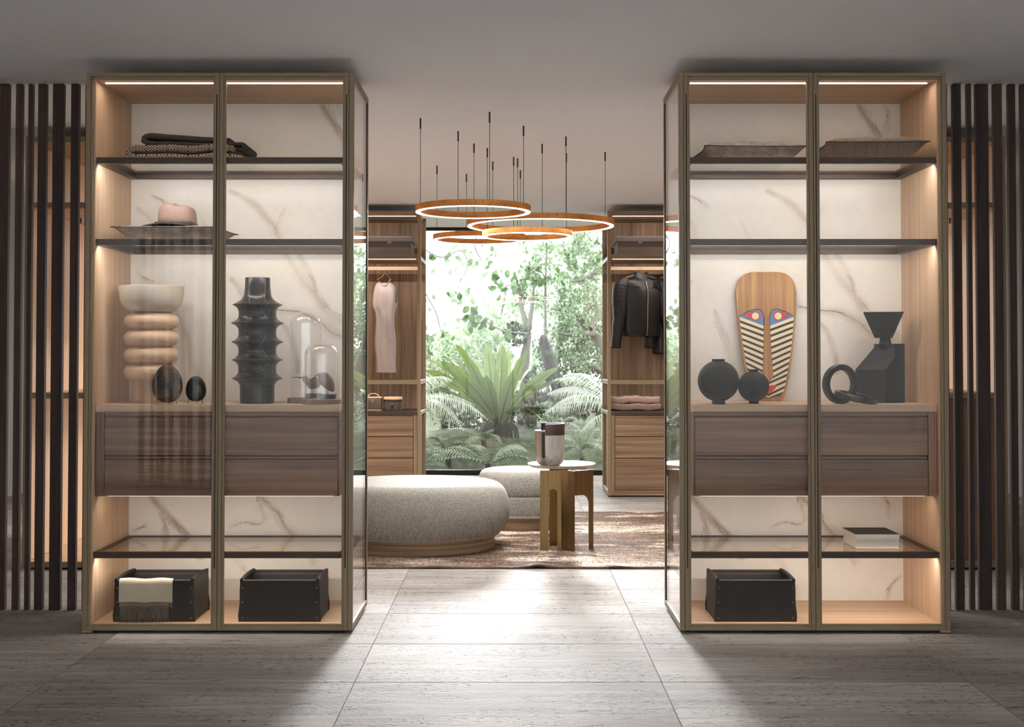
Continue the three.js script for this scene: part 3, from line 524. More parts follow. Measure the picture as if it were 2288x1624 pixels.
// stone eggs on wire stands
for (const [cx, y0, y1, w, base, m, label, turn] of [[374.5, 815, 900, 67, 907, mat({ map: dataTex(256, 256, (u, v) => { const n = fbm(T6, u, v, 8, 10, 4), k = fbm(T6, u + 0.3, v, 40, 50, 2); return mix3([40, 33, 28], [112, 88, 66], Math.max(0, n * 1.6 - 0.5 + (k > 0.62 ? 0.4 : 0))); }), roughness: 0.5 }), 'larger speckled brown stone egg on a thin wire stand', 0], [438, 840, 897, 46.5, 903, M.neroSmall, 'smaller black stone egg on a thin wire stand', 1]]) {
  const z = Math.min(onto(cx, base, DRAW_TOP).z - 0.03, -0.12), s = (EYE.z - z) / F, H = (y1 - y0) * s, lift = Math.max(0.008, Y(y1, z) - DRAW_TOP), r = w / 2 * s, pts = [];
  for (let i = 0; i <= 24; i++) { const f = i / 24 * Math.PI, c = -Math.cos(f); pts.push([r * Math.pow(Math.sin(f), 0.92) * (1 - 0.13 * c), lift + H / 2 * (1 + c)]); }
  const g = lathe(pts, 48); g.scale(1, 1, 0.55);
  const t = thing('stone_egg', label, 'sculpture', V3(X(cx, z), DRAW_TOP, z), 0, 'stone eggs on wire stands');
  part('egg', smooth(g), m, t);
  const st = [], rr0 = r * 0.72, hy = lift + H * 0.1; const ringPts = []; for (let i = 0; i < 20; i++) { const a = i / 20 * 6.283; ringPts.push(V3(Math.cos(a) * rr0, hy, Math.sin(a) * rr0 * 0.62)); }
  st.push(tube(ringPts, 0.0013, 60, 6, true));
  for (const a of [0.6, 2.5, 4.7]) { const q = V3(Math.cos(a) * rr0, 0, Math.sin(a) * rr0 * 0.62); st.push(tube([[q.x, hy, q.z], [q.x * 1.12, hy - 0.004, q.z * 1.12], [q.x * 1.16, 0, q.z * 1.16]], 0.0013, 10, 6)); }
  part('wire_stand', st, M.blackMetal, t);
}
// glass cloches with wooden birds
const cloches = [];
for (const [cx, top, base, w, bw, label] of [[683, 696, 905, 71, 80, 'taller clear glass cloche on a wooden base, behind the shorter one'], [719, 764, 908, 76, 87, 'shorter clear glass cloche on a wooden base, in front of the taller one']]) {
  const p = onto(cx, base, DRAW_TOP); let z = Math.min(p.z - 0.09, -0.165); if (top < 700) z -= 0.13; const s = (EYE.z - z) / F, r = w / 2 * s, h = Y(top, z) - DRAW_TOP, br = bw / 2 * s;
  const t = thing('glass_cloche', label, 'cloche', V3(X(cx, z), DRAW_TOP, z));
  part('base', latheSmooth([[0, 0], [br - 0.002, 0], [br, 0.003], [br, 0.021], [br - 0.004, 0.025], [0, 0.025]], 56, 0.5), mat({ color: hex('#86705c'), roughness: 0.6 }), t);
  const pts = [[r, 0.026]]; for (let i = 0; i <= 16; i++) { const f = i / 16 * Math.PI / 2; pts.push([r * Math.cos(f), h - r * 0.72 + r * 0.72 * Math.sin(f)]); }
  const inner = pts.map(([a, b]) => [Math.max(0, a - 0.0025), b - (b > 0.03 ? 0.0025 : 0)]).reverse();
  part('glass_dome', smooth(lathe([...pts, ...inner], 64), 0.9), M.glass, t);
  cloches.push([z, s, X(cx, z)]);
}
for (const [i, poly, beak, legs, blk, label] of [
  [0, [[675, 842], [684, 839], [692, 846], [704, 842], [716, 850], [716, 862], [706, 868], [692, 868], [684, 860], [678, 852]], [[651, 842], [678, 844]], [697, 700], [686, 718], 'brown wooden bird with a long beak under the taller cloche'],
  [1, [[711, 836], [720, 832], [730, 833], [740, 841], [747, 856], [748, 870], [745, 875], [736, 873], [724, 865], [713, 853]], [[694, 850], [714, 834]], [730, 733], [713, 750], 'round brown wooden bird with a slanting beak under the shorter cloche']]) {
  const [z, s, x0] = cloches[i], cx = (blk[0] + blk[1]) / 2, x = X(cx, z), by = DRAW_TOP + 0.0255, P = (px, py) => V3((px - cx) * s, Y(py, z) - by, 0);
  const t = thing('wooden_bird', label, 'figurine', V3(x, by, z), 0, 'wooden birds under glass');
  const hb = Math.max(0.02, Y(883, z) - by);
  part('block', bx((blk[0] - cx) * s, (blk[1] - cx) * s, 0.0003, hb, -0.028, 0.028), M.matteBlack, t);
  const pts = poly.map(([a, b]) => P(a, b)), mx = pts.reduce((a, b) => a.add(b), V3(0, 0, 0)).divideScalar(pts.length), cv = new THREE.CatmullRomCurve3(pts, true), g = superbox(2, 2, 2, 2, 16), q = g.attributes.position, out = cv.getPoints(180).map((v) => v.clone().sub(mx));
  for (let k = 0; k < q.count; k++) { const v = V3(q.getX(k), q.getY(k), q.getZ(k)), a = Math.atan2(v.y, v.x), rad = Math.hypot(v.x, v.y); let best = out[0], bd = 9; for (const o of out) { const d = Math.abs(Math.atan2(Math.sin(Math.atan2(o.y, o.x) - a), Math.cos(Math.atan2(o.y, o.x) - a))); if (d < bd) { bd = d; best = o; } } q.setXYZ(k, mx.x + Math.cos(a) * best.length() * rad, mx.y + Math.sin(a) * best.length() * rad, v.z * 0.03); }
  part('body', smooth(g), mat({ color: hex('#7d5c49'), roughness: 0.6, bumpMap: grainBump, bumpScale: 0.0005 }), t);
  const a = P(...beak[0]), b = P(...beak[1]); part('beak', limb([[a.x, a.y, 0, 0.0008], [(a.x + b.x) / 2, (a.y + b.y) / 2, 0, 0.002], [b.x, b.y, 0, 0.004]], 8, 8), M.matteBlack, t);
  for (const l of legs) part('leg', rod(P(l, 882), P(l, 866), 0.0012), M.blackMetal, t);
}
// ---------------------------------------------------------------- leather boxes on the cabinet floors
const leather = mat({ color: hex('#25211e'), roughness: 0.6, bumpMap: weaveB, bumpScale: 0.0003 }), copper = mat({ color: hex('#9a6a45'), metalness: 0.9, roughness: 0.35 });
function leatherBox(label, p) {
  const t = thing('leather_box', label, 'storage box', p, 0), w = 0.19, h = 0.19, d = 0.285;
  const f = [[-w - 0.002, 0], [w + 0.002, 0], [w + 0.004, 0.03], [w - 0.006, 0.11], [w - 0.004, h], [-w + 0.004, h], [-w + 0.006, 0.11], [-w - 0.004, 0.03]];
  const fr = ext(f, 0.008, 0.002); fr.translate(0, 0, -0.008); part('front_panel', fr, leather, t);
  const bk = ext(f, 0.008, 0.002); bk.translate(0, 0, -d); part('back_panel', bk, leather, t);
  part('bottom', bx(-w + 0.004, w - 0.004, 0.001, 0.008, -d + 0.007, -0.007), leather, t);
  for (const s of [-1, 1]) {
    const g = strip(new THREE.BoxGeometry(0.006, 0.196, d - 0.002, 1, 10, 10)), q = g.attributes.position;
    for (let i = 0; i < q.count; i++) { const y = q.getY(i) + 0.098, zz = q.getZ(i), k = 1 - (2 * zz / d) ** 2; q.setXYZ(i, q.getX(i) + s * (w - 0.006 + 0.012 * Math.sin(y / 0.205 * 3.1) * k - 0.004 * (y > 0.16 ? 1 : 0)), y + 0.005 * k * (y / 0.2), zz - d / 2); }
    part('side_panel', smooth(g, 0.8), leather, t);
    part('rolled_grip', tube([[s * (w - 0.012), 0.194, -d + 0.004], [s * (w - 0.012), 0.199, -d * 0.7], [s * (w - 0.012), 0.199, -d * 0.3], [s * (w - 0.012), 0.194, -0.004]], 0.0085, 20, 10), leather, t);
    for (const zz of [0.004, -d - 0.004]) part('pin', rod(V3(s * (w - 0.012), 0.194, zz - 0.006), V3(s * (w - 0.012), 0.194, zz + 0.006), 0.006, 12), M.blackMetal, t);
    for (const y of [0.018, 0.09, 0.158]) { const g2 = new THREE.SphereGeometry(0.0042, 10, 6); g2.scale(1, 1, 0.5); g2.translate(s * (w - 0.017), y, 0.0005); part('rivet', strip(g2), copper, t); }
  }
  for (const zz of [-0.003, -d + 0.003]) part('rim', tube([[-w + 0.012, h, zz], [0, h, zz], [w - 0.012, h, zz]], 0.0058, 8, 10), leather, t);
  const st = []; for (let i = 0; i < 60; i++) st.push(bx(-w + 0.02 + i * (2 * w - 0.04) / 60, -w + 0.02 + (i + 0.5) * (2 * w - 0.04) / 60, h - 0.014, h - 0.0125, -d + 0.0075, -d + 0.0088));
  const o = part('stitching', st, mat({ color: hex('#b79a78') }), t); o.userData.kind = 'stuff';
  return t;
}
const boxZ = onto(348, 1389, CAB_FLOOR).z;
leatherBox('dark leather storage box with a fringed throw over its front', V3(X(348, boxZ), CAB_FLOOR, boxZ));
leatherBox('dark leather storage box standing below the pagoda vase', V3(X(627, boxZ), CAB_FLOOR, boxZ));
leatherBox('dark leather storage box standing below the painted mask', V3(X(1686, boxZ), CAB_FLOOR, boxZ));
{ // throw hung over the first box
  const x0 = X(272, boxZ), x1 = X(391, boxZ), y = CAB_FLOOR, fr = mat({ color: hex('#8d8070'), roughness: 1 }), w = x1 - x0;
  const t = thing('throw', 'beige fringed throw hung over the front of a leather box', 'throw', V3(x0, y, boxZ));
  const sheet = (l, a, b, dz) => { const cv = new THREE.CatmullRomCurve3(l.map(([zz, yy]) => V3(0, yy, zz + dz))), n = 30, m = 24, pos = [], uv = [], idx = []; for (let i = 0; i <= n; i++) for (let j = 0; j <= m; j++) { const p = cv.getPointAt(i / n), x = lerp(a, b, j / m); pos.push(x, p.y + 0.002 * Math.sin(x * 40), p.z + (i > n * 0.45 ? 0.003 * Math.sin(x * 55 + 1) : 0)); uv.push(x, i / n * 0.3); if (i < n && j < m) { const k = i * (m + 1) + j; idx.push(k, k + m + 1, k + 1, k + 1, k + m + 1, k + m + 2); } } const g = new THREE.BufferGeometry(); g.setAttribute('position', new THREE.Float32BufferAttribute(pos, 3)); g.setAttribute('uv', new THREE.Float32BufferAttribute(uv, 2)); g.setIndex(idx); g.computeVertexNormals(); return strip(g); };
  const cl = mat({ color: hex('#c9bba4'), roughness: 1, bumpMap: weaveB, bumpScale: 0.0003, side: THREE.DoubleSide });
  part('cloth', [sheet([[-0.06, 0.1], [-0.03, 0.17], [-0.016, 0.199], [-0.002, 0.202], [0.008, 0.19], [0.011, 0.15], [0.012, 0.095]], 0, w, 0.006), sheet([[-0.05, 0.1], [-0.02, 0.17], [-0.014, 0.197], [-0.002, 0.199], [0.006, 0.19], [0.008, 0.12], [0.009, 0.075]], 0.004, w - 0.02, 0.003)], cl, t);
  const g = [], q = rng(71); for (const [ya, len, dz, wa, wb] of [[0.096, 0.028, 0.018, 0, w], [0.076, 0.07, 0.013, 0.004, w - 0.02]]) for (let i = 0; i < 150; i++) { const x = lerp(wa, wb, (i + q() * 0.8) / 150), l = len * (0.8 + 0.3 * q()); g.push(rod(V3(x, ya, dz + q() * 0.002), V3(x + (q() - 0.5) * 0.008, Math.max(0.004, ya - l), dz + q() * 0.004), 0.0007, 4)); }
  part('fringe', g, fr, t).userData.kind = 'stuff';
}
{ // box with a black lid on the lower glass shelf of the right cabinet
  const y = SH[2], p = onto(1957, 1226, y), z = p.z, x0 = X(1908, z), x1 = X(2007, z), h = 0.07, d = 0.225, W = mat({ color: hex('#d9d2c8'), roughness: 0.7 });
  const t = thing('lidded_box', 'flat white box with a black top on the lower glass shelf', 'box', V3((x0 + x1) / 2, y, z)), w = (x1 - x0) / 2;
  part('body', bx(-w + 0.003, w - 0.003, 0.0004, h - 0.02, -d, 0), W, t);
  const lid = part('lid', bx(-w, w, h - 0.024, h - 0.002, -d - 0.003, 0.003), W, t); part('lid_top', bx(-w + 0.0005, w - 0.0005, h - 0.0019, h, -d - 0.0025, 0.0025), M.black, lid);
}
// ---------------------------------------------------------------- right cabinet: mask, vases, links, sculpture
{
  const y = DRAW_TOP, z = -0.5, s = (EYE.z - z) / F, lean = -0.075, m = (px, py) => [(px - 1712.5) * s, (901 - py) * s * 1.004];
  const t = thing('painted_mask', 'tall wooden mask panel with blue and red eyes and striped cheeks', 'mask', V3(X(1716, z), y, z)); t.rotation.x = lean;
  const zz = (px, py) => m(1460 + px / 4.06, 560 + py / 4.06), cv = (l, n, closed = true) => new THREE.CatmullRomCurve3(l.map(([a, b]) => V3(...zz(a, b), 0)), closed, 'catmullrom', 0.5).getPoints(n).map((v) => [v.x, v.y]);
  const mir = (l) => l.map(([a, b]) => [2052 - a, b]);
  const side = [[1025, 206], [1150, 207], [1225, 232], [1278, 290], [1299, 370], [1302, 430], [1292, 600], [1274, 800], [1248, 1000], [1210, 1210], [1178, 1330], [1150, 1375], [1110, 1388], [1025, 1388]];
  const outline = [...side, ...mir(side).reverse().slice(1, -1)];
  const board = ext(cv(outline, 160), 0.02, 0.003); board.translate(0, 0, -0.02);
  part('board', grainUV(smooth(board, 0.5), 'y'), M.tan, t);
  const paint = (c) => mat({ color: hex(c), roughness: 0.55 }), blue = paint('#5585b8'), red = paint('#cf4436'), cream = paint('#e9dcb8'), dark = paint('#3a2b28'), flat = (l, a, b) => { const g = ext(l, b - a, 0.0004); g.translate(0, 0, a); return g; };
  const L = (pts, yv) => { for (let i = 0; i < pts.length - 1; i++) if (yv <= pts[i + 1][1]) return lerp(pts[i][0], pts[i + 1][0], (yv - pts[i][1]) / (pts[i + 1][1] - pts[i][1])); return pts.at(-1)[0]; };
  const oR = [[1273, 600], [1265, 720], [1246, 880], [1210, 1100], [1170, 1290], [1130, 1345]], iR = [[1055, 560], [1057, 800], [1065, 980], [1076, 1170], [1030, 1215], [1026, 1345]];
  for (const f of [(l) => l, mir]) {
    const cheek = [[1272, 612], ...[660, 760, 880, 1000, 1100, 1200, 1290, 1335].map((v) => [L(oR, v), v]), ...[1355, 1215, 1170, 1000, 800, 697].map((v) => [L(iR, v), v])];
    part('cheek', flat(f(cheek).map(([a, b]) => zz(a, b)), 0.0002, 0.0012), dark, t);
    for (let k = 0; k < 13; k++) {
      const yi = 697 + k * 53.5, yo = 618 + k * 54, h = 31; if (yo > 1300) continue;
      const q = [[L(iR, yi), yi], [L(oR, yo), yo], [L(oR, yo + h), Math.min(yo + h, 1338)], [L(iR, yi + h), Math.min(yi + h, 1350)]];
      part('stripe', flat(f(q).map(([a, b]) => zz(a, b)), 0.0012, 0.0024), cream, t);
    }
    const eye = part('eye', flat(f([[1272, 612], [1200, 575], [1120, 551], [1085, 558], [1064, 590], [1056, 640], [1056, 699], [1272, 618]]).map(([a, b]) => zz(a, b)), 0.0013, 0.003), blue, t);
    const circ = (cx, cy, r) => Array.from({ length: 28 }, (_, i) => [cx + r * Math.cos(i / 28 * 6.2832), cy + r * Math.sin(i / 28 * 6.2832)]);
    part('eye_red', flat(f([[1246, 606], [1170, 573], ...Array.from({ length: 15 }, (_, i) => [1126 + 44 * Math.cos(-1.0 - i / 14 * 4.2), 610 + 44 * Math.sin(-1.0 - i / 14 * 4.2)]), [1165, 640]]).map(([a, b]) => zz(a, b)), 0.003, 0.0042), red, eye);
    part('pupil', flat(f(circ(1130, 611, 32)).map(([a, b]) => zz(a, b)), 0.0042, 0.0056), cream, eye);
    part('brow_groove', flat(f([[1274, 613], [1200, 574], [1120, 549], [1084, 555], [1062, 588], [1055, 640], [1055, 700], [1050, 700], [1050, 636], [1058, 584], [1080, 549], [1120, 542], [1202, 567], [1276, 609]]).map(([a, b]) => zz(a, b)), 0.0002, 0.0016), dark, t);
    part('lip', flat(f([[1026, 1240], [1110, 1237], [1092, 1266], [1062, 1296], [1026, 1318]]).map(([a, b]) => zz(a, b)), 0.0024, 0.004), red, t);
  }
  const nose = ext([[1006, 600], [1050, 600], [1052, 800], [1060, 980], [1074, 1150], [1060, 1185], [1026, 1208], [992, 1185], [978, 1150], [990, 980], [1000, 800]].map(([a, b]) => zz(a, b)), 0.006, 0.002); nose.translate(0, 0, 0.0005); part('nose', grainUV(nose, 'y'), M.tan, t);
}
for (const [cx, cy, r, nw, ny, fw, fy, label] of [[1605, 851, 46, 14.5, 802, 14.5, 905, 'larger black spherical vase with a short neck'], [1683.5, 863, 34.5, 10.5, 825, 11, 902, 'smaller black spherical vase before the mask']]) {
  const z = Math.min(onto(cx, fy, DRAW_TOP).z - fw * 0.0021, -0.06 - r * 0.00225), s = (EYE.z - z) / F, h = (py) => Math.max(0, Y(py, z) - DRAW_TOP), pts = [[0, 0], [fw * s, 0], [fw * s, h(cy + r - 1)]];
  for (let i = 2; i <= 28; i++) { const f = -Math.PI / 2 + i / 30 * Math.PI; if (r * Math.cos(f) < Math.max(nw, fw) - 1) continue; pts.push([r * s * Math.cos(f), h(cy) + r * s * Math.sin(f)]); }
  pts.push([nw * s, h(cy - r + 2)], [nw * s, h(ny)], [(nw - 2) * s, h(ny)], [(nw - 2) * s, h(cy - r + 4)]);
  part('body', latheSmooth(pts, 56, 0.5), M.matteBlack, thing('sphere_vase', label, 'vase', V3(X(cx, z), DRAW_TOP, z), 0, 'black spherical vases'));
}
{ // two interlocked marble rings
  const band = (R1, R0, w) => { const c = 0.004; return smooth(lathe([[R0, -w + c], [R0 + c, -w], [R1 - c, -w], [R1, -w + c], [R1, w - c], [R1 - c, w], [R0 + c, w], [R0, w - c], [R0, -w + c]], 72), 0.5); };
  const z = Math.min(onto(1880, 903, DRAW_TOP).z - 0.03, -0.18), s = (EYE.z - z) / F;
  const a = band(44 * s, 31 * s, 0.017); a.rotateX(Math.PI / 2); a.rotateY(0.38);
  solo('marble_ring', a, M.neroSmall, 'black marble ring standing upright through a lying ring', 'sculpture', 'interlocked marble rings').position.set(X(1877, z), DRAW_TOP + 44.2 * s, z);
  const b = band(48 * s, 36 * s, 0.015); b.rotateX(0.1); b.rotateZ(-0.17);
  solo('marble_ring', b, M.neroSmall, 'black marble ring lying on its side, linked with the upright ring', 'sculpture', 'interlocked marble rings').position.set(X(1911, z), DRAW_TOP + 0.032, z + 0.005);
}
{ // faceted black figure
  const z = Math.min(onto(1975, 902, DRAW_TOP).z - 0.03, -0.3), s = (EYE.z - z) / F, m = mat({ color: hex('#1f1d1c'), roughness: 0.7 });
  const t = thing('faceted_sculpture', 'black angular figure with a funnel head on a sloping block', 'sculpture', V3(X(1972, z), DRAW_TOP, z));
  // plan corners from the photograph: left, near edge, right, far
  const L = [-55, -0.05], N = [3, 0.03], Rr = [51, -0.01], B = [-6, -0.1], p = ([a, d], py) => V3(a * s, Math.max(0, Y(py, z) - DRAW_TOP), d);
  const f = []; const tri = (...q) => { for (let i = 1; i < q.length - 1; i++) f.push(q[0], q[i], q[i + 1]); };
  const l0 = p(L, 902), n0 = p(N, 902), r0 = p(Rr, 902), b0 = p(B, 902), l1 = p(L, 826), n1 = p(N, 826), r1 = p(Rr, 768), b1 = p(B, 768), m1 = p([26, 0.012], 795), k1 = p([-6, -0.045], 768), j1 = p([28, -0.005], 768);
  tri(l0, n0, n1, l1); tri(n0, r0, r1, j1, m1, n1); tri(l1, n1, m1, j1, k1); tri(k1, j1, r1, b1); tri(r0, b0, b1, r1); tri(b0, l0, l1, k1, b1); tri(l0, b0, r0, n0);
  const g = new THREE.BufferGeometry().setFromPoints(f); g.computeVertexNormals(); part('block', strip(g), m, t);
  const nk = new THREE.CylinderGeometry(15 * s, 19 * s, 17 * s, 4, 1); nk.rotateY(0.5); nk.translate(10 * s, Y(761, z) - DRAW_TOP, -0.03); part('neck', strip(nk.toNonIndexed()), m, t);
  const hd = new THREE.CylinderGeometry(61 * s, 27 * s, 57 * s, 4, 1); hd.rotateY(0.52); hd.translate(7 * s, Y(726, z) - DRAW_TOP, -0.035); const q = hd.toNonIndexed(); q.computeVertexNormals(); part('head', strip(q), m, t);
}
// ---------------------------------------------------------------- seating area
const boucle = dataTex(512, 512, ((T) => (u, v) => 0.6 * fbm(T, u, v, 60, 60, 3) + 0.4 * fbm(T, u + 0.3, v, 110, 110, 2))(lattice(81)), false, 3, 3);
const boucleC = dataTex(512, 512, ((T) => (u, v) => { const n = fbm(T, u, v, 60, 60, 3) - 0.5, l = 150 + 64 * n; return [l, l * 0.98, l * 0.935]; })(lattice(81)), true, 3, 3);
M.boucle = mat({ map: boucleC, bumpMap: boucle, bumpScale: 0.006, roughness: 1 });
function ottoman(label, x, z, rx, rz, prof, base, turn = 0) {
  const t = thing('ottoman', label, 'ottoman', V3(x, 0.012, z), turn);
  const g = lathe(prof.map(([r, y]) => [r, y]), 96, 90), p = g.attributes.position, uv = g.attributes.uv;
  for (let i = 0; i < p.count; i++) { const a = Math.atan2(p.getZ(i), p.getX(i)), r = Math.hypot(p.getX(i), p.getZ(i)), e = 1 / Math.pow(Math.pow(Math.abs(Math.cos(a)), 2.25) + Math.pow(Math.abs(Math.sin(a)), 2.25), 1 / 2.25); const q = r * e; p.setX(i, Math.cos(a) * q * rx); p.setZ(i, Math.sin(a) * q * rz); uv.setXY(i, p.getX(i), p.getY(i) - p.getZ(i)); }
  part('cushion', smooth(g, 1.2), M.boucle, t);
  const b = latheSmooth([[0, 0], [base, 0], [base, 0.062], [base + 0.03, 0.085], [base + 0.03, 0.093], [0, 0.093]], 80, 0.4); b.scale(rx, 1, rz); part('base', grainUV(b, 'x'), M.mid, t);
  return t;
}
{
  const o1 = onto(936, 1244, 0.012);
  ottoman('large oval cream boucle ottoman on a wooden base, nearest the left cabinet', -0.66, o1.z - 0.46, 0.625, 0.53, [[0.02, 0.088], [0.8, 0.09], [0.9, 0.105], [0.97, 0.16], [1, 0.235], [0.985, 0.32], [0.93, 0.395], [0.84, 0.428], [0.7, 0.438], [0.4, 0.443], [0.0, 0.445]], 0.84, 0.06);
  const o2 = ottoman('smaller round cream boucle ottoman behind the side table', X(1166, -3.6), -3.62, 0.325, 0.33, [[0.02, 0.092], [0.86, 0.094], [0.93, 0.11], [0.965, 0.16], [0.97, 0.235], [0.94, 0.25], [0.975, 0.265], [1, 0.31], [0.985, 0.37], [0.93, 0.41], [0.8, 0.428], [0.5, 0.433], [0, 0.434]], 0.8);
  // side table
  const D = 8.65, z = EYE.z - D, x = X(1254.6, z), top = 0.556, rad = 151 / 2 * D / F;
  const speck = dataTex(512, 512, ((T) => (u, v) => { const n = fbm(T, u, v, 70, 70, 2), k = n > 0.62 ? (n - 0.62) * 260 : 0, l = 226 - k; return [l, l * 0.97 - k * 0.1, l * 0.93 - k * 0.2]; })(lattice(82)), true, 2, 2);
  const t = thing('side_table', 'small round stone-topped side table on folded brass legs', 'side table', V3(x, 0.012, z));
  part('top', grainUV(latheSmooth([[0, top - 0.035], [rad - 0.02, top - 0.035], [rad - 0.004, top - 0.022], [rad, top - 0.016], [rad - 0.001, top - 0.013], [rad - 0.003, top - 0.012], [0, top - 0.012]], 80, 0.4), 'x'), mat({ map: speck, roughness: 0.35 }), t);
  const brassT = dataTex(128, 512, ((T) => (u, v) => { const l = 0.86 + 0.28 * (fbm(T, u, v, 60, 2, 2) - 0.5); return [158 * l, 130 * l, 90 * l]; })(lattice(83)), true, 3, 1), brass = mat({ map: brassT, metalness: 0.85, roughness: 0.38 });
  const yT = top - 0.035, plate = (w, slot, hT, side) => { // upright plate with an arched slot
    let pts; if (!slot) pts = [[0, 0], [w, 0], [w, yT], [0, yT]];
    else { const [a, b] = slot, r = (b - a) / 2, arc = []; for (let i = 0; i <= 14; i++) { const f = Math.PI - i / 14 * Math.PI; arc.push([(a + b) / 2 + r * Math.cos(f), hT - r + r * Math.sin(f)]); } pts = a <= 0.0001 ? [[b, 0], [w, 0], [w, yT], [0, yT], [0, hT], ...arc.filter((q) => q[0] > (a + b) / 2)] : [[0, 0], [a, 0], ...arc, [b, 0], [w, 0], [w, yT], [0, yT]]; }
    const g = ext(pts, 0.006, 0.001); g.translate(0, 0, -0.003); return g; };
  const put = (g, px, py, turn) => { const p = onto(px, py, 0.012); g.rotateY(turn); g.translate(p.x - x, 0, p.z - z); return part('leg', g, brass, t); };
  put(plate(0.139, [0.055, 0.112], 0.40), 1207, 1230, 0.08);
  put(plate(0.15, null), 1228, 1219, 0.55).name = 'leg';
  put(plate(0.125, null), 1284, 1232, Math.PI - 0.85);
  put(plate(0.17, [0.0, 0.13], 0.36), 1284, 1231, 0.72);
  // flask-shaped vase on it
  const vz = onto(1229, 1041, top).z - 0.055, vx = X(1228.5, vz), sv = (EYE.z - vz) / F, v = thing('two_tone_vase', 'grey stone and steel vase with a dark brown collar on the side table', 'vase', V3(vx, top, vz));
  const ct = dataTex(256, 256, ((T) => (u, w) => { const l = 176 + 60 * (fbm(T, u, w, 12, 8, 4) - 0.5); return [l, l * 0.965, l * 0.94]; })(lattice(84)), true), conc = mat({ map: ct, roughness: 0.8 }), steel = mat({ color: hex('#a39b96'), metalness: 0.8, roughness: 0.38 }), brown = mat({ color: hex('#3e2c27'), roughness: 0.5 });
  const rb = 33 * sv, h = (py) => Math.max(0, Y(py, vz) - top), cup = (y1) => { const p = [[0, 0], [rb * 0.62, 0.0], [rb * 0.75, 0.006], [rb * 0.9, 0.025], [rb * 0.985, 0.05], [rb, 0.075], [rb, y1], [rb - 0.006, y1], [rb - 0.006, 0.08], [0, 0.07]]; return p; };
  const half = (p, a0, a1, n = 40) => smooth(strip(new THREE.LatheGeometry(p.map(([a, b]) => new THREE.Vector2(Math.max(a, 0.00001), b)), n, a0, a1)), 0.6);
  part('stone_body', half(cup(h(971)), -0.35, 4.1), conc, v);
  part('steel_half', [half(cup(h(961)), 3.75, 2.2, 24), bx(-0.36 * rb - 0.005, -0.36 * rb, 0.04, h(961), -rb * 0.9, rb * 0.93)], steel, v);
  part('slot', bx(-0.36 * rb - 0.02, -0.36 * rb - 0.001, 0.055, h(963), rb * 0.78, rb * 0.965), M.black, v);
  const col = half([[rb, h(971)], [rb, h(947)], [rb - 0.002, h(945.5)], [rb - 0.008, h(945.5)], [rb - 0.008, h(971)]], -0.35, 4.1); part('collar', col, brown, v);
}
{ // rug
  const T = lattice(91), T2 = lattice(92), rugT = dataTex(1400, 1024, (u, v) => {
    const a = fbm(T, u, v, 7, 18, 5), b = fbm(T2, u, v, 4, 12, 5), c = fbm(T, u + 0.5, v + 0.2, 26, 60, 4), row = pnoise(T2, u * 40, v * 330, 40, 330);
    let t = sstep(a + 0.25 * (c - 0.5), 0.44, 0.58); let k = mix3([104, 82, 68], [178, 168, 154], t); k = mix3(k, [128, 106, 91], sstep(b, 0.55, 0.7) * 0.75); k = mix3(k, [72, 54, 46], sstep(c + 0.4 * (0.5 - a), 0.56, 0.75) * 0.85);
    const l = (0.82 + 0.36 * row) * (0.78 + 0.44 * pnoise(T, u * 420, v * 60, 420, 60)); return k.map((q) => q * l);
  }, true);
  const ribs = dataTex(256, 256, ((T3) => (u, v) => 0.5 + 0.32 * Math.sin(v * 40 * 6.2832) * (0.6 + 0.4 * Math.sin(u * 32 * 6.2832)) + 0.4 * (fbm(T3, u, v, 40, 40, 2) - 0.5))(lattice(93)), false, 6, 6);
  const z0 = onto(1144, 1269, 0.006).z, z1 = onto(1144, 1144, 0.006).z, g = strip(new THREE.BoxGeometry(3.0, 0.011, z0 - z1, 160, 1, 90)), p = g.attributes.position;
  for (let i = 0; i < p.count; i++) { const x = p.getX(i), z = p.getZ(i), f = sstep(z, (z0 - z1) / 2 - 0.16, (z0 - z1) / 2); p.setY(i, p.getY(i) + 0.0062 + f * (0.017 * Math.exp(-(((x - 0.14) / 0.07) ** 2)) + 0.008 * Math.exp(-(((x - 0.62) / 0.06) ** 2)) + 0.006 * Math.exp(-(((x + 0.5) / 0.1) ** 2)))); }
  g.translate(0, 0, (z0 + z1) / 2);
  const m = mat({ map: rugT, bumpMap: ribs, bumpScale: 0.004, roughness: 1 });
  solo('rug', smooth(g, 0.6), m, 'flatwoven brown and beige abrash rug under the ottomans and side table', 'rug');
}
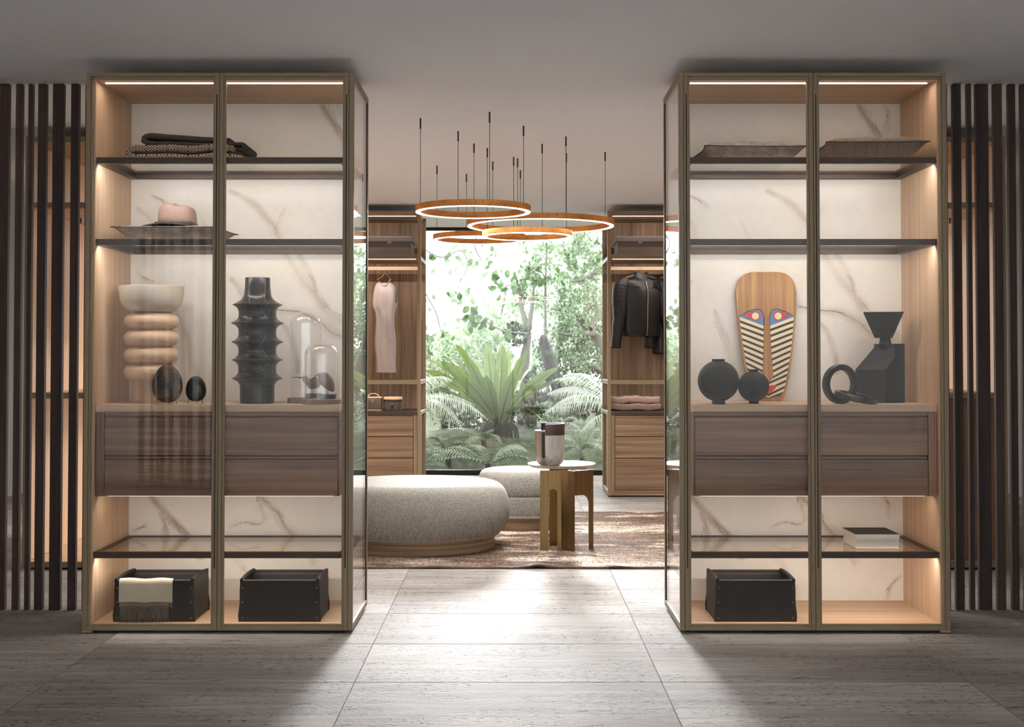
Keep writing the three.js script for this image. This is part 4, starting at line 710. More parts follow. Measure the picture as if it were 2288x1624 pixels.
// ---------------------------------------------------------------- contents of the wardrobes
{
  const z0 = -5.69;
  for (const [a, b, y0, s] of [[812, 921, 571, -1], [1377, 1492, 571, 1]]) { // storage boxes
    const z = -5.78, x0 = X(a, z), x1 = X(b, z), y = 2.2065, h = Y(528, z) - y, gm = mat({ color: hex('#6d6664'), roughness: 0.85 });
    const t = thing('storage_box', s < 0 ? 'grey fabric storage box with a lid above the pale dress' : 'grey fabric storage box with a lid above the leather jackets', 'storage box', V3((x0 + x1) / 2, y, z)), w = (x1 - x0) / 2;
    part('body', bx(-w + 0.014, w - 0.014, 0.0005, h - 0.03, -0.4, -0.012, 'x', 0.004), gm, t);
    const l = part('lid', bx(-w, w, h - 0.05, h, -0.41, 0, 'x', 0.006), gm, t);
    part('tab', bx(s * (w - 0.095) * -0.1 - 0.02, s * (w - 0.095) * -0.1 + 0.02, h - 0.07, h - 0.03, 0.0004, 0.004, 'x', 0.001), gm, l);
  }
  const railY = 2.117, railZ = z0 - 0.324, hookM = mat({ color: hex('#c98d66'), metalness: 0.9, roughness: 0.3 });
  function hanger(t, w, drop, turn, wood) {
    const c = Math.cos(turn), s = Math.sin(turn), hk = []; for (let i = 0; i <= 10; i++) { const a = -0.6 + i / 10 * 3.9; hk.push(V3(0, 0.0045 + 0.014 * Math.sin(a) - 0.011, 0.014 * Math.cos(a))); }
    part('hook', tube([...hk.reverse().slice(0, 9).reverse(), V3(0, -0.06, 0.0)], 0.002, 30, 6), hookM, t);
    part('hanger_bar', tube([[-w * c, -drop, w * s], [-w * 0.4 * c, -drop * 0.75, w * 0.4 * s], [0, -0.06, 0], [w * 0.4 * c, -drop * 0.75, -w * 0.4 * s], [w * c, -drop, -w * s]], wood ? 0.011 : 0.0028, 30, 8), wood ? mat({ color: hex('#5b463a'), roughness: 0.5 }) : hookM, t);
  }
  { // pale dress
    const z = railZ, x = X(860, z), t = thing('dress', 'pale pink sleeveless dress on a copper hanger in the left window wardrobe', 'dress', V3(x, railY, z));
    const y = (py) => Y(py, z) - railY, sx = (a, b) => [(X((a + b) / 2, z) - x), (X(b, z) - X(a, z)) / 2], rows = [];
    for (const [py, a, b, d] of [[631, 845, 871, 0.03], [635, 841, 877, 0.045], [643, 836, 884, 0.06], [655, 834, 887, 0.075], [683, 833.5, 886, 0.082], [700, 837.5, 883, 0.082], [730, 839, 882, 0.08], [770, 838, 884, 0.085], [800, 839, 885, 0.085], [832, 839.5, 885, 0.085]]) { const [c, r] = sx(a, b); rows.push([y(py), c, 0, r, d]); }
    const fab = mat({ color: hex('#b3a7a5'), roughness: 0.7, bumpMap: weaveB, bumpScale: 0.0004, side: THREE.DoubleSide });
    part('body', loft(rows, 56, 8, (v, k, f) => { const q = Math.min(1, k * 3) * 0.006; v.z += q * Math.sin(f * 7 + k * 4) + 0.03 * Math.max(0, Math.sin(f)) * Math.exp(-(((k - 0.62) / 0.08) ** 2)) * (v.x > 0 ? 0.5 : 0); v.x += 0.004 * Math.sin(k * 19 + f); if (k < 0.06 && Math.abs(v.x) < 0.05) v.y -= 0.02 * Math.cos(v.x / 0.05 * 1.5); }), fab, t);
    part('pocket_fold', tube([[0.03, y(738), 0.086], [0.034, y(752), 0.092], [0.06, y(759), 0.088], [0.085, y(762), 0.07]], 0.003, 20, 6), fab, t);
    part('neck_trim', tube([[-0.055, y(629), 0.02], [-0.03, y(636), 0.05], [0.0, y(639), 0.06], [0.03, y(634), 0.05], [0.05, y(624), 0.02]], 0.003, 20, 6), fab, t);
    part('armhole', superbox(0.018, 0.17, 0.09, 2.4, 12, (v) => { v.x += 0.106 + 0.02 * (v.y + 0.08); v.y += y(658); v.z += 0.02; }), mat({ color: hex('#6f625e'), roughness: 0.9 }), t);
    hanger(t, 0.075, 0.125, 0.35, false);
  }
  // black leather jackets
  const lm = phys({ color: hex('#100f11'), roughness: 0.5, bumpMap: weaveB, bumpScale: 0.0008, side: THREE.DoubleSide });
  function jacket(label, px, turn, zoff, long) {
    const z = railZ, x = X(px, z), t = thing('leather_jacket', label, 'jacket', V3(x, railY, z + zoff), turn, 'black leather jackets');
    const top = -0.105, bot = long ? -0.82 : -0.655, rows = [[top + 0.035, 0, -0.01, 0.062, 0.05], [top, 0, -0.005, 0.08, 0.055], [top - 0.02, 0, 0, 0.15, 0.065], [top - 0.05, 0, 0, 0.2, 0.08], [top - 0.13, 0, 0, 0.2, 0.1], [-0.4, 0, 0, 0.19, 0.105], [bot + 0.05, 0, 0, 0.2, 0.1], [bot, 0, 0, 0.195, 0.095]];
    part('body', loft(rows, 64, 8, (v, k, f) => { v.z += 0.006 * Math.sin(f * 5 + k * 9) * Math.min(1, k * 2) + 0.003 * Math.sin(k * 60) * Math.max(0, k - 0.85) * 6; v.x += 0.005 * Math.sin(k * 14); }), lm, t);
    part('collar', loft([[top + 0.05, 0, -0.008, 0.066, 0.056], [top + 0.02, 0, -0.004, 0.076, 0.06], [top - 0.004, 0, 0, 0.09, 0.064]], 40, 5, (v, k, f) => { if (Math.sin(f) > 0.85) v.y -= 0.022; }), lm, t);
    for (const s of [-1, 1]) {
      part('sleeve', limb([[s * 0.15, top - 0.03, 0, 0.05], [s * 0.2, top - 0.07, 0.0, 0.072], [s * 0.232, top - 0.2, 0.01, 0.068], [s * 0.245, top - 0.36, 0.03, 0.06], [s * 0.275, top - 0.52, 0.045, 0.05], [s * 0.29, top - 0.63, 0.05, 0.045]], 60, 18, (q, f) => (q < 0.5 ? 1 + 0.055 * Math.abs(Math.sin(q * 62)) : 1 + 0.03 * Math.sin(q * 40 + f * 2))), lm, t);
      part('cuff', limb([[s * 0.287, top - 0.61, 0.049, 0.048], [s * 0.293, top - 0.655, 0.051, 0.047]], 4, 18), lm, t);
      part('chest_seam', tube([[s * 0.06, top - 0.1, 0.102], [s * 0.12, top - 0.085, 0.097], [s * 0.17, top - 0.09, 0.078]], 0.0025, 12, 6), lm, t);
    }
    const q = []; for (let k = 0; k < 5; k++) q.push(tube([[0.09, top - 0.012 - k * 0.018, 0.06 + k * 0.006], [0.14, top - 0.012 - k * 0.022, 0.066 + k * 0.005], [0.185, top - 0.03 - k * 0.024, 0.05 + k * 0.004]], 0.008, 12, 6)); part('shoulder_quilting', q, lm, t);
    part('zip', tube([[0.008, top - 0.04, 0.083], [0.012, top - 0.13, 0.108], [0.01, -0.4, 0.113], [0.006, bot + 0.04, 0.108], [0.004, bot + 0.005, 0.102]], 0.0034, 40, 6), mat({ color: hex('#b9b0aa'), metalness: 0.9, roughness: 0.3 }), t);
    hanger(t, 0.17, 0.115, 0, true); return t;
  }
  jacket('black leather biker jacket with a silver zip, hung in front', 1431, 0.42, 0.04, false);
  jacket('second black leather jacket, longer and partly hidden behind the first', 1505, 0.5, -0.16, true);
  { // vanity cases
    const chk = (() => { const c = document.createElement('canvas'); c.width = c.height = 128; const g = c.getContext('2d'); g.fillStyle = '#5b4c40'; g.fillRect(0, 0, 128, 128); for (let i = 0; i < 8; i++) for (let j = 0; j < 8; j++) if ((i + j) % 2) { g.fillStyle = '#372c26'; g.fillRect(i * 16, j * 16, 16, 16); } return canvasTex(c, 12, 12); })();
    const cm = mat({ map: chk, roughness: 0.6 }), tan = mat({ color: hex('#c09a78'), roughness: 0.6 }), bk = mat({ color: hex('#241d1a'), roughness: 0.5 }), gold = mat({ color: hex('#b08a55'), metalness: 1, roughness: 0.3 });
    const y = 0.7765, z = z0 - 0.12;
    { const t = thing('vanity_case', 'boxy checked vanity case, left of the round one', 'handbag', V3(X(833, z), y, z - 0.06)), w = 0.08;
      part('body', superbox(w * 2, 0.125, 0.11, 9, 12, (v) => { v.y += 0.0635; }), cm, t); part('trim', [superbox(w * 2 + 0.004, 0.012, 0.114, 9, 8, (v) => { v.y += 0.122; }), superbox(w * 2 + 0.004, 0.01, 0.114, 9, 8, (v) => { v.y += 0.006; })], tan, t);
      part('handle', tube([[-0.05, 0.128, 0], [-0.035, 0.15, 0], [0.02, 0.155, 0], [0.06, 0.128, 0]], 0.004, 24, 8), tan, t); part('buckle', bx(-0.012, 0.012, 0.07, 0.1, 0.056, 0.06), gold, t); }
    { const t = thing('vanity_case', 'round vanity case with a black strap and gold clasp', 'handbag', V3(X(877, z), y, z - 0.05)), g = (p) => { const q = latheSmooth(p, 48, 0.6); q.scale(1, 1, 0.72); return q; };
      part('body', g([[0, 0.0002], [0.078, 0.0002], [0.083, 0.004], [0.085, 0.06], [0.085, 0.11], [0, 0.11]]), cm, t); const lid = part('lid', g([[0.0, 0.104], [0.088, 0.104], [0.089, 0.122], [0.084, 0.128], [0, 0.129]]), tan, t);
      part('band', g([[0.0855, 0.082], [0.087, 0.083], [0.087, 0.1], [0.0855, 0.101]]), bk, t); part('strap', bx(-0.012, 0.012, 0.02, 0.1, 0.0615, 0.0665), bk, t); const cl = new THREE.CylinderGeometry(0.009, 0.009, 0.005, 20); cl.rotateX(Math.PI / 2); cl.translate(0, 0.066, 0.069); part('clasp', strip(cl), gold, t);
      part('handle', tube([[-0.036, 0.128, 0], [-0.028, 0.148, 0], [0, 0.157, 0], [0.028, 0.148, 0], [0.036, 0.128, 0]], 0.0035, 24, 8), bk, lid); }
    // folded ribbed blanket
    const x0 = X(1364, z), x1 = X(1478, z), ribs = dataTex(256, 16, (u) => 0.5 + 0.5 * Math.sin(u * 20 * 6.2832), false, 6, 1);
    const t = thing('folded_blanket', 'ribbed dusty pink blanket folded on the drawer top', 'blanket', V3((x0 + x1) / 2, y, z - 0.13));
    const bm = mat({ color: hex('#8a746b'), roughness: 1, bumpMap: ribs, bumpScale: 0.004 }), w = x1 - x0, hh = Y(886, z) - y;
    part('folded_layer', superbox(w, hh * 0.52, 0.3, 7, 22, (v) => { v.y += hh * 0.27 + 0.004 * Math.sin(v.x * 30 + v.z * 9); }), bm, t); part('folded_layer', superbox(w * 0.98, hh * 0.54, 0.29, 6, 22, (v) => { v.y += hh * 0.76 + 0.005 * Math.sin(v.x * 22 + 2) + 0.003 * Math.sin(v.x * 60 + v.y * 30); }), bm, t);
  }
  { // pink tweed coat inside the left side wardrobe
    const fab = mat({ color: hex('#b99c90'), roughness: 1, bumpMap: weaveB, bumpScale: 0.003, side: THREE.DoubleSide }), trim = mat({ color: hex('#2e2522'), roughness: 0.8 });
    const z = -2.45, t = thing('tweed_coat', 'pink tweed coat with a dark braided hem, hung behind the left slats', 'coat', V3(-2.627, 2.098, z), 1.25);
    part('body', loft([[-0.07, 0, 0, 0.06, 0.045], [-0.1, 0, 0, 0.12, 0.06], [-0.15, 0, 0, 0.19, 0.075], [-0.4, 0, 0, 0.19, 0.09], [-0.62, 0, 0, 0.21, 0.1]], 48, 7, (v, k, f) => { v.z += 0.008 * Math.sin(f * 5 + k * 3) * k; }), fab, t);
    for (const s of [-1, 1]) { part('sleeve', limb([[s * 0.16, -0.13, 0, 0.05], [s * 0.21, -0.2, 0, 0.062], [s * 0.24, -0.45, 0.02, 0.055], [s * 0.25, -0.7, 0.03, 0.052]], 24, 14), fab, t); part('cuff', limb([[s * 0.25, -0.69, 0.03, 0.055], [s * 0.2505, -0.715, 0.031, 0.055]], 4, 14), trim, t); }
    part('hem', loft([[-0.605, 0, 0, 0.212, 0.103], [-0.63, 0, 0, 0.213, 0.103]], 48, 4, (v, k, f) => { v.z += 0.008 * Math.sin(f * 5 + 3); }), trim, t);
    part('hook', tube([[0, -0.08, 0], [0, -0.02, 0], [-0.012, 0.004, 0], [0, 0.017, 0], [0.012, 0.006, 0]], 0.002, 20, 6), M.blackMetal, t);
  }
}
// ---------------------------------------------------------------- the garden behind the window
{
  const T = lattice(101), GR = rng(5), gr = (a, b) => a + (b - a) * GR();
  const soilT = dataTex(256, 256, (u, v) => { const n = fbm(T, u, v, 16, 16, 4), l = 40 + 70 * n; return [l * 0.9, l, l * 0.75]; }, true, 1, 1);
  const groundY = (x, z) => -0.12 + 0.42 * sstep(-z, 8.3, 9.8) + 0.25 * sstep(-z, 10.5, 15) + 0.06 * Math.sin(x * 2.1 + z) + 0.03 * Math.sin(x * 5 - z * 3);
  { const g = strip(new THREE.PlaneGeometry(26, 24, 90, 90)), p = g.attributes.position, uv = g.attributes.uv; g.rotateX(-Math.PI / 2); g.translate(0, 0, -20); for (let i = 0; i < p.count; i++) { p.setY(i, groundY(p.getX(i), p.getZ(i))); uv.setXY(i, p.getX(i), p.getZ(i)); } struct('garden_ground', smooth(g), mat({ map: soilT, roughness: 1 })); }
  const leafM = (r, g, b, tr = 0.35, ro = 0.55) => phys({ color: rgb(r, g, b), transmission: tr, thickness: 0, roughness: ro, side: THREE.DoubleSide });
  const bark = mat({ map: dataTex(256, 256, (u, v) => { const n = fbm(T, u, v, 12, 40, 4), l = 60 + 110 * n; return [l, l * 0.97, l * 0.92]; }), roughness: 1 }), barkPale = mat({ color: rgb(0.12, 0.118, 0.1), roughness: 1 }), barkDark = mat({ color: rgb(0.03, 0.028, 0.026), roughness: 1 });
  // a long blade from base to tip with a midrib fold and wavy border
  function blade(B, Tp, lift, W, twist, seed, taper = 1.25) {
    const q = rng(seed), mid = B.clone().lerp(Tp, 0.5).add(V3(0, lift, 0)), cv = new THREE.QuadraticBezierCurve3(B, mid, Tp), n = 22, pos = [], idx = [], rad = Tp.clone().sub(B).setY(0).normalize(), side0 = V3(-rad.z, 0, rad.x), ph = q() * 6;
    for (let i = 0; i <= n; i++) {
      const t = i / n, c = cv.getPoint(t), tan = cv.getTangent(t).normalize(), sd = side0.clone().applyAxisAngle(tan, twist), nor = sd.clone().cross(tan).normalize(), w = W * Math.pow(Math.sin(Math.PI * Math.min(1, 0.06 + 0.94 * Math.pow(t, taper))), 0.6) * (t > 0.97 ? 0.4 : 1);
      for (const [k, e, up] of [[-1, 1, 0.13], [-0.5, 0.5, 0.05], [0, 0, 0], [0.5, 0.5, 0.05], [1, 1, 0.13]]) { const wv = Math.abs(k) * 0.10 * W * Math.sin(t * 26 + ph + k * 1.7); const v = c.clone().addScaledVector(sd, k * w * (1 + 0.06 * Math.sin(t * 31 + ph * 2 + k))).addScaledVector(nor, up * w + wv); pos.push(v.x, v.y, v.z); }
      if (i < n) for (let k = 0; k < 4; k++) { const a = i * 5 + k; idx.push(a, a + 5, a + 1, a + 1, a + 5, a + 6); }
    }
    const g = new THREE.BufferGeometry(); g.setAttribute('position', new THREE.Float32BufferAttribute(pos, 3)); g.setIndex(idx); g.computeVertexNormals(); return [strip(g), cv];
  }
  { // bird's nest fern
    const z = -9.7, B = at(1112, 948, z), t = thing('birds_nest_fern', 'large fern with broad upright blades in a rosette, centre of the garden', 'fern', B);
    const mats = [leafM(0.158, 0.238, 0.058), leafM(0.216, 0.302, 0.086), leafM(0.122, 0.187, 0.050), leafM(0.259, 0.331, 0.137)], rib = mat({ color: rgb(0.06, 0.05, 0.03), roughness: 0.6 });
    const L = [[1018, 768, 0.45, 0.075, 0.25], [1034, 786, 0.55, 0.07, 0.3], [1088, 762, -0.35, 0.085, 0.1], [1123, 770, 0.4, 0.08, -0.2], [1137, 780, -0.45, 0.06, 0.2], [1176, 786, 0.4, 0.07, -0.3], [1205, 798, -0.4, 0.065, -0.35], [1248, 822, 0.3, 0.07, -0.75], [1246, 850, -0.1, 0.055, -0.7], [990, 790, -0.4, 0.065, 0.2], [982, 806, 0.42, 0.08, 0.6], [950, 800, -0.15, 0.065, 0.55], [944, 826, 0.22, 0.08, 0.7], [1000, 812, 0.75, 0.09, 0.4], [1060, 800, -0.6, 0.07, 0.1], [1150, 830, 0.8, 0.07, -0.3], [1085, 838, 0.85, 0.06, 0.1], [1212, 940, 0.5, 0.05, -0.4], [960, 870, -0.4, 0.06, 0.4], [1160, 806, -0.7, 0.06, -0.1]];
    L.forEach(([px, py, dz, w, tw], i) => {
      const tip = at(px, py, z + dz).sub(B), b0 = V3(gr(-0.04, 0.04), gr(0, 0.03), dz * 0.06), far = Math.abs(px - 1112) / 140, [g, cv] = blade(b0, tip, i === 17 ? 0.35 : 0.06 + 0.12 * far, w * 1.02, tw, 300 + i), lf = part('leaf', g, mats[i % 4], t);
      part('midrib', limb(cv.getPoints(6).slice(0, 6).map((v, k) => [v.x, v.y - 0.002, v.z + 0.004, 0.007 - k * 0.001]), 14, 6), rib, lf);
    });
    const st = superbox(0.26, 0.3, 0.24, 2.0, 14, (v) => { v.y -= 0.12; v.x *= 1 + 0.12 * Math.sin(v.y * 60 + v.z * 40); v.z *= 1 + 0.12 * Math.sin(v.x * 50); }); part('crown', st, barkDark, t);
    const rt = []; for (let i = 0; i < 60; i++) { const a = gr(0, 6.28), r = gr(0.1, 0.2); rt.push(tube([[Math.cos(a) * r, 0.02, Math.sin(a) * r], [Math.cos(a) * r * 1.35, gr(-0.1, 0.02), Math.sin(a) * r * 1.35], [Math.cos(a) * r * 1.5, gr(-0.32, -0.15), Math.sin(a) * r * 1.5]], 0.006, 6, 4)); } part('roots', rt, barkDark, t).userData.kind = 'stuff';
  }
  // feathery frond: pinnae along an arched rachis, merged into one mesh per frond
  function frond(B, Tp, lift, len, tilt, n, seed, down = 0.25) {
    const q = rng(seed), cv = new THREE.QuadraticBezierCurve3(B, B.clone().lerp(Tp, 0.5).add(V3(0, lift, 0)), Tp), g = [], pos = [], rad = Tp.clone().sub(B).setY(0).normalize(), side0 = V3(-rad.z, 0, rad.x);
    for (let i = 2; i <= n; i++) {
      const t = i / n, c = cv.getPoint(t), tan = cv.getTangent(t).normalize(), sd = side0.clone().applyAxisAngle(tan, tilt), nor = sd.clone().cross(tan).normalize(), l = len * Math.pow(Math.sin(Math.PI * Math.min(0.985, 0.14 + 0.86 * t)), 0.8);
      for (const s of [-1, 1]) {
        const d = sd.clone().multiplyScalar(s).addScaledVector(tan, 0.45 + 0.15 * q()).normalize(), w = Math.min(cv.getLength() / n * 0.5, 0.022), a = c.clone(), m1 = c.clone().addScaledVector(d, l * 0.5).addScaledVector(nor, 0.03 * l), e = c.clone().addScaledVector(d, l * (0.9 + 0.2 * q())).add(V3(0, -down * l, 0)).addScaledVector(nor, 0.02 * l * q());
        const a1 = a.clone().addScaledVector(tan, w * 0.5), a2 = a.clone().addScaledVector(tan, -w * 0.5), b1 = m1.clone().addScaledVector(tan, w * 0.5), b2 = m1.clone().addScaledVector(tan, -w * 0.5);
        for (const v of [a1, b1, a2, a2, b1, b2, b1, e, b2]) pos.push(v.x, v.y, v.z);
      }
    }
    const p = new THREE.BufferGeometry(); p.setAttribute('position', new THREE.Float32BufferAttribute(pos, 3)); p.computeVertexNormals(); g.push(strip(p), limb(cv.getPoints(5).map((v, k) => [v.x, v.y, v.z, 0.007 - k * 0.001]), 14, 5)); return mg(g);
  }
  function fern(label, base, tips, z, o) {
    const B = at(base[0], base[1], z), t = thing('fern', label, 'fern', B);
    tips.forEach(([px, py, dz], i) => part('frond', frond(V3(gr(-0.03, 0.03), 0, gr(-0.03, 0.03)), at(px, py, z + dz).sub(B), o.lift * (0.7 + 0.6 * GR()), o.len * (0.8 + 0.4 * GR()), gr(-0.4, 0.4) + (o.tilt || 0), o.n || 34, o.seed + i, o.down), o.m[i % o.m.length], t));
    const hy = Math.max(0.1, B.y - groundY(B.x, B.z) + 0.05); part('stem', limb([[0, 0.02, 0, 0.03], [0.01, -hy * 0.5, 0, 0.035], [0, -hy, 0, 0.05]], 8, 8), barkDark, t);
  }
  const pale = [leafM(0.475, 0.547, 0.446, 0.35), leafM(0.396, 0.475, 0.360, 0.35)], mid = [leafM(0.144, 0.216, 0.108), leafM(0.108, 0.173, 0.079), leafM(0.187, 0.259, 0.144)], deep = [leafM(0.058, 0.101, 0.043), leafM(0.079, 0.130, 0.050)];
  fern('pale feathery tree fern reaching in from the left edge of the window', [905, 905], [[1088, 936, 0.25], [1060, 905, 0.1], [1010, 850, -0.2], [985, 955, 0.4], [960, 990, 0.5], [1035, 960, 0.45], [940, 830, -0.3]], -9.15, { lift: 0.32, len: 0.23, m: pale, seed: 400, n: 38, down: 0.45 });
  fern('pale feathery tree fern on the right, beside the black jackets wardrobe', [1390, 925], [[1225, 880, 0.1], [1240, 905, 0.3], [1235, 850, -0.3], [1290, 980, 0.45], [1215, 925, 0.2], [1330, 1000, 0.5], [1260, 840, -0.4]], -9.4, { lift: 0.3, len: 0.22, m: pale, seed: 420, n: 36, down: 0.4 });
  fern('green fern tuft under the rosette of broad blades', [1080, 985], [[1000, 960, 0.1], [985, 985, 0.3], [1040, 1000, 0.4], [1120, 992, 0.35], [1100, 965, 0.2], [960, 965, 0.0], [1010, 1010, 0.45]], -9.1, { lift: 0.16, len: 0.12, m: mid, seed: 440, n: 18 });
  fern('dark fern at the foot of the garden slope on the left', [1000, 1010], [[950, 985, 0.1], [940, 1020, 0.3], [1060, 1000, 0.2], [1050, 1030, 0.4], [985, 1040, 0.4], [965, 1000, -0.1]], -8.75, { lift: 0.16, len: 0.13, m: deep, seed: 460, n: 18 });
  fern('wide arching fern low against the glass in the middle', [1090, 1040], [[960, 1010, 0.1], [1000, 1000, -0.1], [1180, 1010, 0.05], [1210, 1040, 0.1], [1150, 1000, -0.2], [940, 1045, 0.15], [1060, 1000, -0.2]], -8.4, { lift: 0.2, len: 0.14, m: mid, seed: 480, n: 20 });
  fern('green fern low on the right behind the two-tone vase', [1300, 1010], [[1230, 985, 0.1], [1340, 960, 0.0], [1350, 1010, 0.3], [1250, 1030, 0.3], [1320, 1045, 0.35], [1280, 965, -0.2], [1225, 1010, 0.2]], -8.8, { lift: 0.18, len: 0.14, m: [...mid, deep[0]], seed: 500, n: 19 });
  fern('small dark fern at the left foot of the window', [945, 1045], [[915, 1020, 0.1], [985, 1020, 0.05], [960, 1005, -0.1], [1000, 1045, 0.1], [920, 1050, 0.1]], -8.3, { lift: 0.14, len: 0.1, m: deep, seed: 520, n: 15 });
  fern('mid green fern on the slope right of the broad blades', [1240, 960], [[1190, 930, 0.1], [1200, 955, 0.3], [1290, 935, 0.0], [1270, 910, -0.2], [1215, 900, -0.1], [1300, 965, 0.3]], -9.9, { lift: 0.18, len: 0.15, m: mid, seed: 540, n: 18 });
  fern('glossy mid green fern hanging beside the dark leaning trunk', [1335, 860], [[1245, 855, 0.1], [1265, 875, 0.2], [1300, 885, 0.3], [1285, 840, -0.1]], -10.4, { lift: 0.16, len: 0.15, m: [mid[2]], seed: 560, n: 20, down: 0.8 });
  // shrubs and trees: leaves scattered in clumps round branches
  const lg = (() => { const g = new THREE.BufferGeometry(), p = []; const A = [0, 0, 0], L = [-0.3, 0.45, 0.09], Rr = [0.3, 0.45, 0.09], M1 = [0, 0.5, 0], Tp = [0, 1, -0.06]; for (const v of [A, M1, L, L, M1, Tp, A, Rr, M1, M1, Rr, Tp]) p.push(...v); g.setAttribute('position', new THREE.Float32BufferAttribute(p, 3)); g.computeVertexNormals(); return strip(g); })();
  const leafMats = [leafM(1, 1, 1, 0.4, 0.6)];
  function foliage(t, blobs, tone, origin) {
    const n = blobs.reduce((a, b) => a + b[6], 0), im = new THREE.InstancedMesh(lg, leafMats[0], n), m = new THREE.Matrix4(), qt = new THREE.Quaternion(), c = new THREE.Color(); let k = 0;
    for (const [px, py, z, rx, ry, rz, num, size, lum = 1] of blobs) {
      const C = at(px, py, z), s = (EYE.z - z) / F, cl = []; const nc = Math.max(4, Math.round(num / 28)); for (let i = 0; i < nc; i++) { const u = gr(-1, 1), a = gr(0, 6.283), r = Math.cbrt(gr(0.12, 1)); cl.push(V3(r * Math.sqrt(1 - u * u) * Math.cos(a) * rx * s, r * u * ry * s, r * Math.sqrt(1 - u * u) * Math.sin(a) * rz).add(C)); }
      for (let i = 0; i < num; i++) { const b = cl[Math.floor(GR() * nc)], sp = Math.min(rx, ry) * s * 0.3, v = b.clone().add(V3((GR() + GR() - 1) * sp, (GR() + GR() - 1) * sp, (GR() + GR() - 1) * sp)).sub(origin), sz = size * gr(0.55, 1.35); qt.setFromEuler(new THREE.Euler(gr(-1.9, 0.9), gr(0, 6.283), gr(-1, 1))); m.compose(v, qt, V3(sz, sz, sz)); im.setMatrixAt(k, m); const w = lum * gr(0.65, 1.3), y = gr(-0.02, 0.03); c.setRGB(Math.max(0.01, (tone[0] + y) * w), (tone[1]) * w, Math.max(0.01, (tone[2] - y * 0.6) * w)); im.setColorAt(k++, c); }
    }
    im.name = 'foliage'; im.userData.kind = 'stuff'; im.castShadow = im.receiveShadow = true; t.add(im);
  }
  function shrub(name, label, cat, blobs, tone, limbs, bm) {
    const O = at(blobs[0][0], blobs[0][1], blobs[0][2]); O.y = groundY(O.x, O.z); const t = thing(name, label, cat, O);
    foliage(t, blobs, tone, O);
    for (const l of limbs) part('branch', limb(l.map(([px, py, z, r]) => { const v = at(px, py, z).sub(O); return [v.x, v.y, v.z, r]; }), 26, 8, (q, f) => 1 + 0.08 * Math.sin(q * 40 + f * 3)), bm, t);
  }
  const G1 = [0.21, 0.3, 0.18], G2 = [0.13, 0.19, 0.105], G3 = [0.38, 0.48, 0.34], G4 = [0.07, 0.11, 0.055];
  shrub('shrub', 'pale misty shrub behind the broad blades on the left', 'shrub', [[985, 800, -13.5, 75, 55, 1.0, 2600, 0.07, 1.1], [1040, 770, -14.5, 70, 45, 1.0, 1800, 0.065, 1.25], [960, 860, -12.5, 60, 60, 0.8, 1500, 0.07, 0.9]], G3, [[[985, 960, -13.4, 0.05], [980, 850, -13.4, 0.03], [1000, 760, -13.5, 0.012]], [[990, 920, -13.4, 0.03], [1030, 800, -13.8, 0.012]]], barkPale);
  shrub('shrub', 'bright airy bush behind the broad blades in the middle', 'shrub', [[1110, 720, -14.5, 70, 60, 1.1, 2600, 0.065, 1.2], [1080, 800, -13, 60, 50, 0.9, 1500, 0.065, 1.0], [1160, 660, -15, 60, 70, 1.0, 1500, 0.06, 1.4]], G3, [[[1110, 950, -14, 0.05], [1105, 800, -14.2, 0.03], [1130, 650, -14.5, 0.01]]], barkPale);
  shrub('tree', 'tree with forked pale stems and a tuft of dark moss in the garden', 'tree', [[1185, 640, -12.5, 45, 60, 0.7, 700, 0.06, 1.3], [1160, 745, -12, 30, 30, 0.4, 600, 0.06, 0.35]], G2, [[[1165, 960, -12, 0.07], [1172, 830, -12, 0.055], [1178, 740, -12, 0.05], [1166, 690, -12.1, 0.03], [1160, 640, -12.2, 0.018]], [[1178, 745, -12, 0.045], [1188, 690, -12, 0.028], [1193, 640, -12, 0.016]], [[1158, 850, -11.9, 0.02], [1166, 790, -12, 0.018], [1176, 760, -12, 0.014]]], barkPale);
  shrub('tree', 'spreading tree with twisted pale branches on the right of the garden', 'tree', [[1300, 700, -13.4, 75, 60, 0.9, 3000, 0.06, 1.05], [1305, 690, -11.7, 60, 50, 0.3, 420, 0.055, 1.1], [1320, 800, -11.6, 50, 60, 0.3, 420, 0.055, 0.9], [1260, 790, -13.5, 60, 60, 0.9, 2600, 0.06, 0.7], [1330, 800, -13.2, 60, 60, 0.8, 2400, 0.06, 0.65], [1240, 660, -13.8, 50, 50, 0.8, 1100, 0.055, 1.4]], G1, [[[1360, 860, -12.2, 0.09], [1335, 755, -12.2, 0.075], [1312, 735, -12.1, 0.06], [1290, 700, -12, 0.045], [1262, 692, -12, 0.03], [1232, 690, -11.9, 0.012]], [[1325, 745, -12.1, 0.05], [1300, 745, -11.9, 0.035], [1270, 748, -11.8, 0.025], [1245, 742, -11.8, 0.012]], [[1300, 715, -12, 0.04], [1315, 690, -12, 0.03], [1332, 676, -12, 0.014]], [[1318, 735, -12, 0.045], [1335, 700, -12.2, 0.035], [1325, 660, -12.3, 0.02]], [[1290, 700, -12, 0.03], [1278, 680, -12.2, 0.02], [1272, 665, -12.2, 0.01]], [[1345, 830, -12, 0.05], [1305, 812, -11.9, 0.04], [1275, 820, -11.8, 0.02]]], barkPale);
  shrub('tree', 'high thin tree with light leaves at the right top of the window', 'tree', [[1310, 560, -12, 60, 55, 0.9, 1000, 0.075, 1.0], [1230, 590, -13, 50, 60, 0.9, 700, 0.065, 1.3], [1200, 540, -13.5, 60, 40, 0.8, 380, 0.07, 1.3], [1290, 640, -13, 50, 40, 0.8, 700, 0.06, 1.2]], G1, [[[1225, 900, -13, 0.03], [1218, 700, -13, 0.02], [1222, 540, -13, 0.01]], [[1390, 580, -11.8, 0.06], [1345, 600, -11.9, 0.05], [1310, 622, -12, 0.035], [1274, 630, -12, 0.012]]], bark);
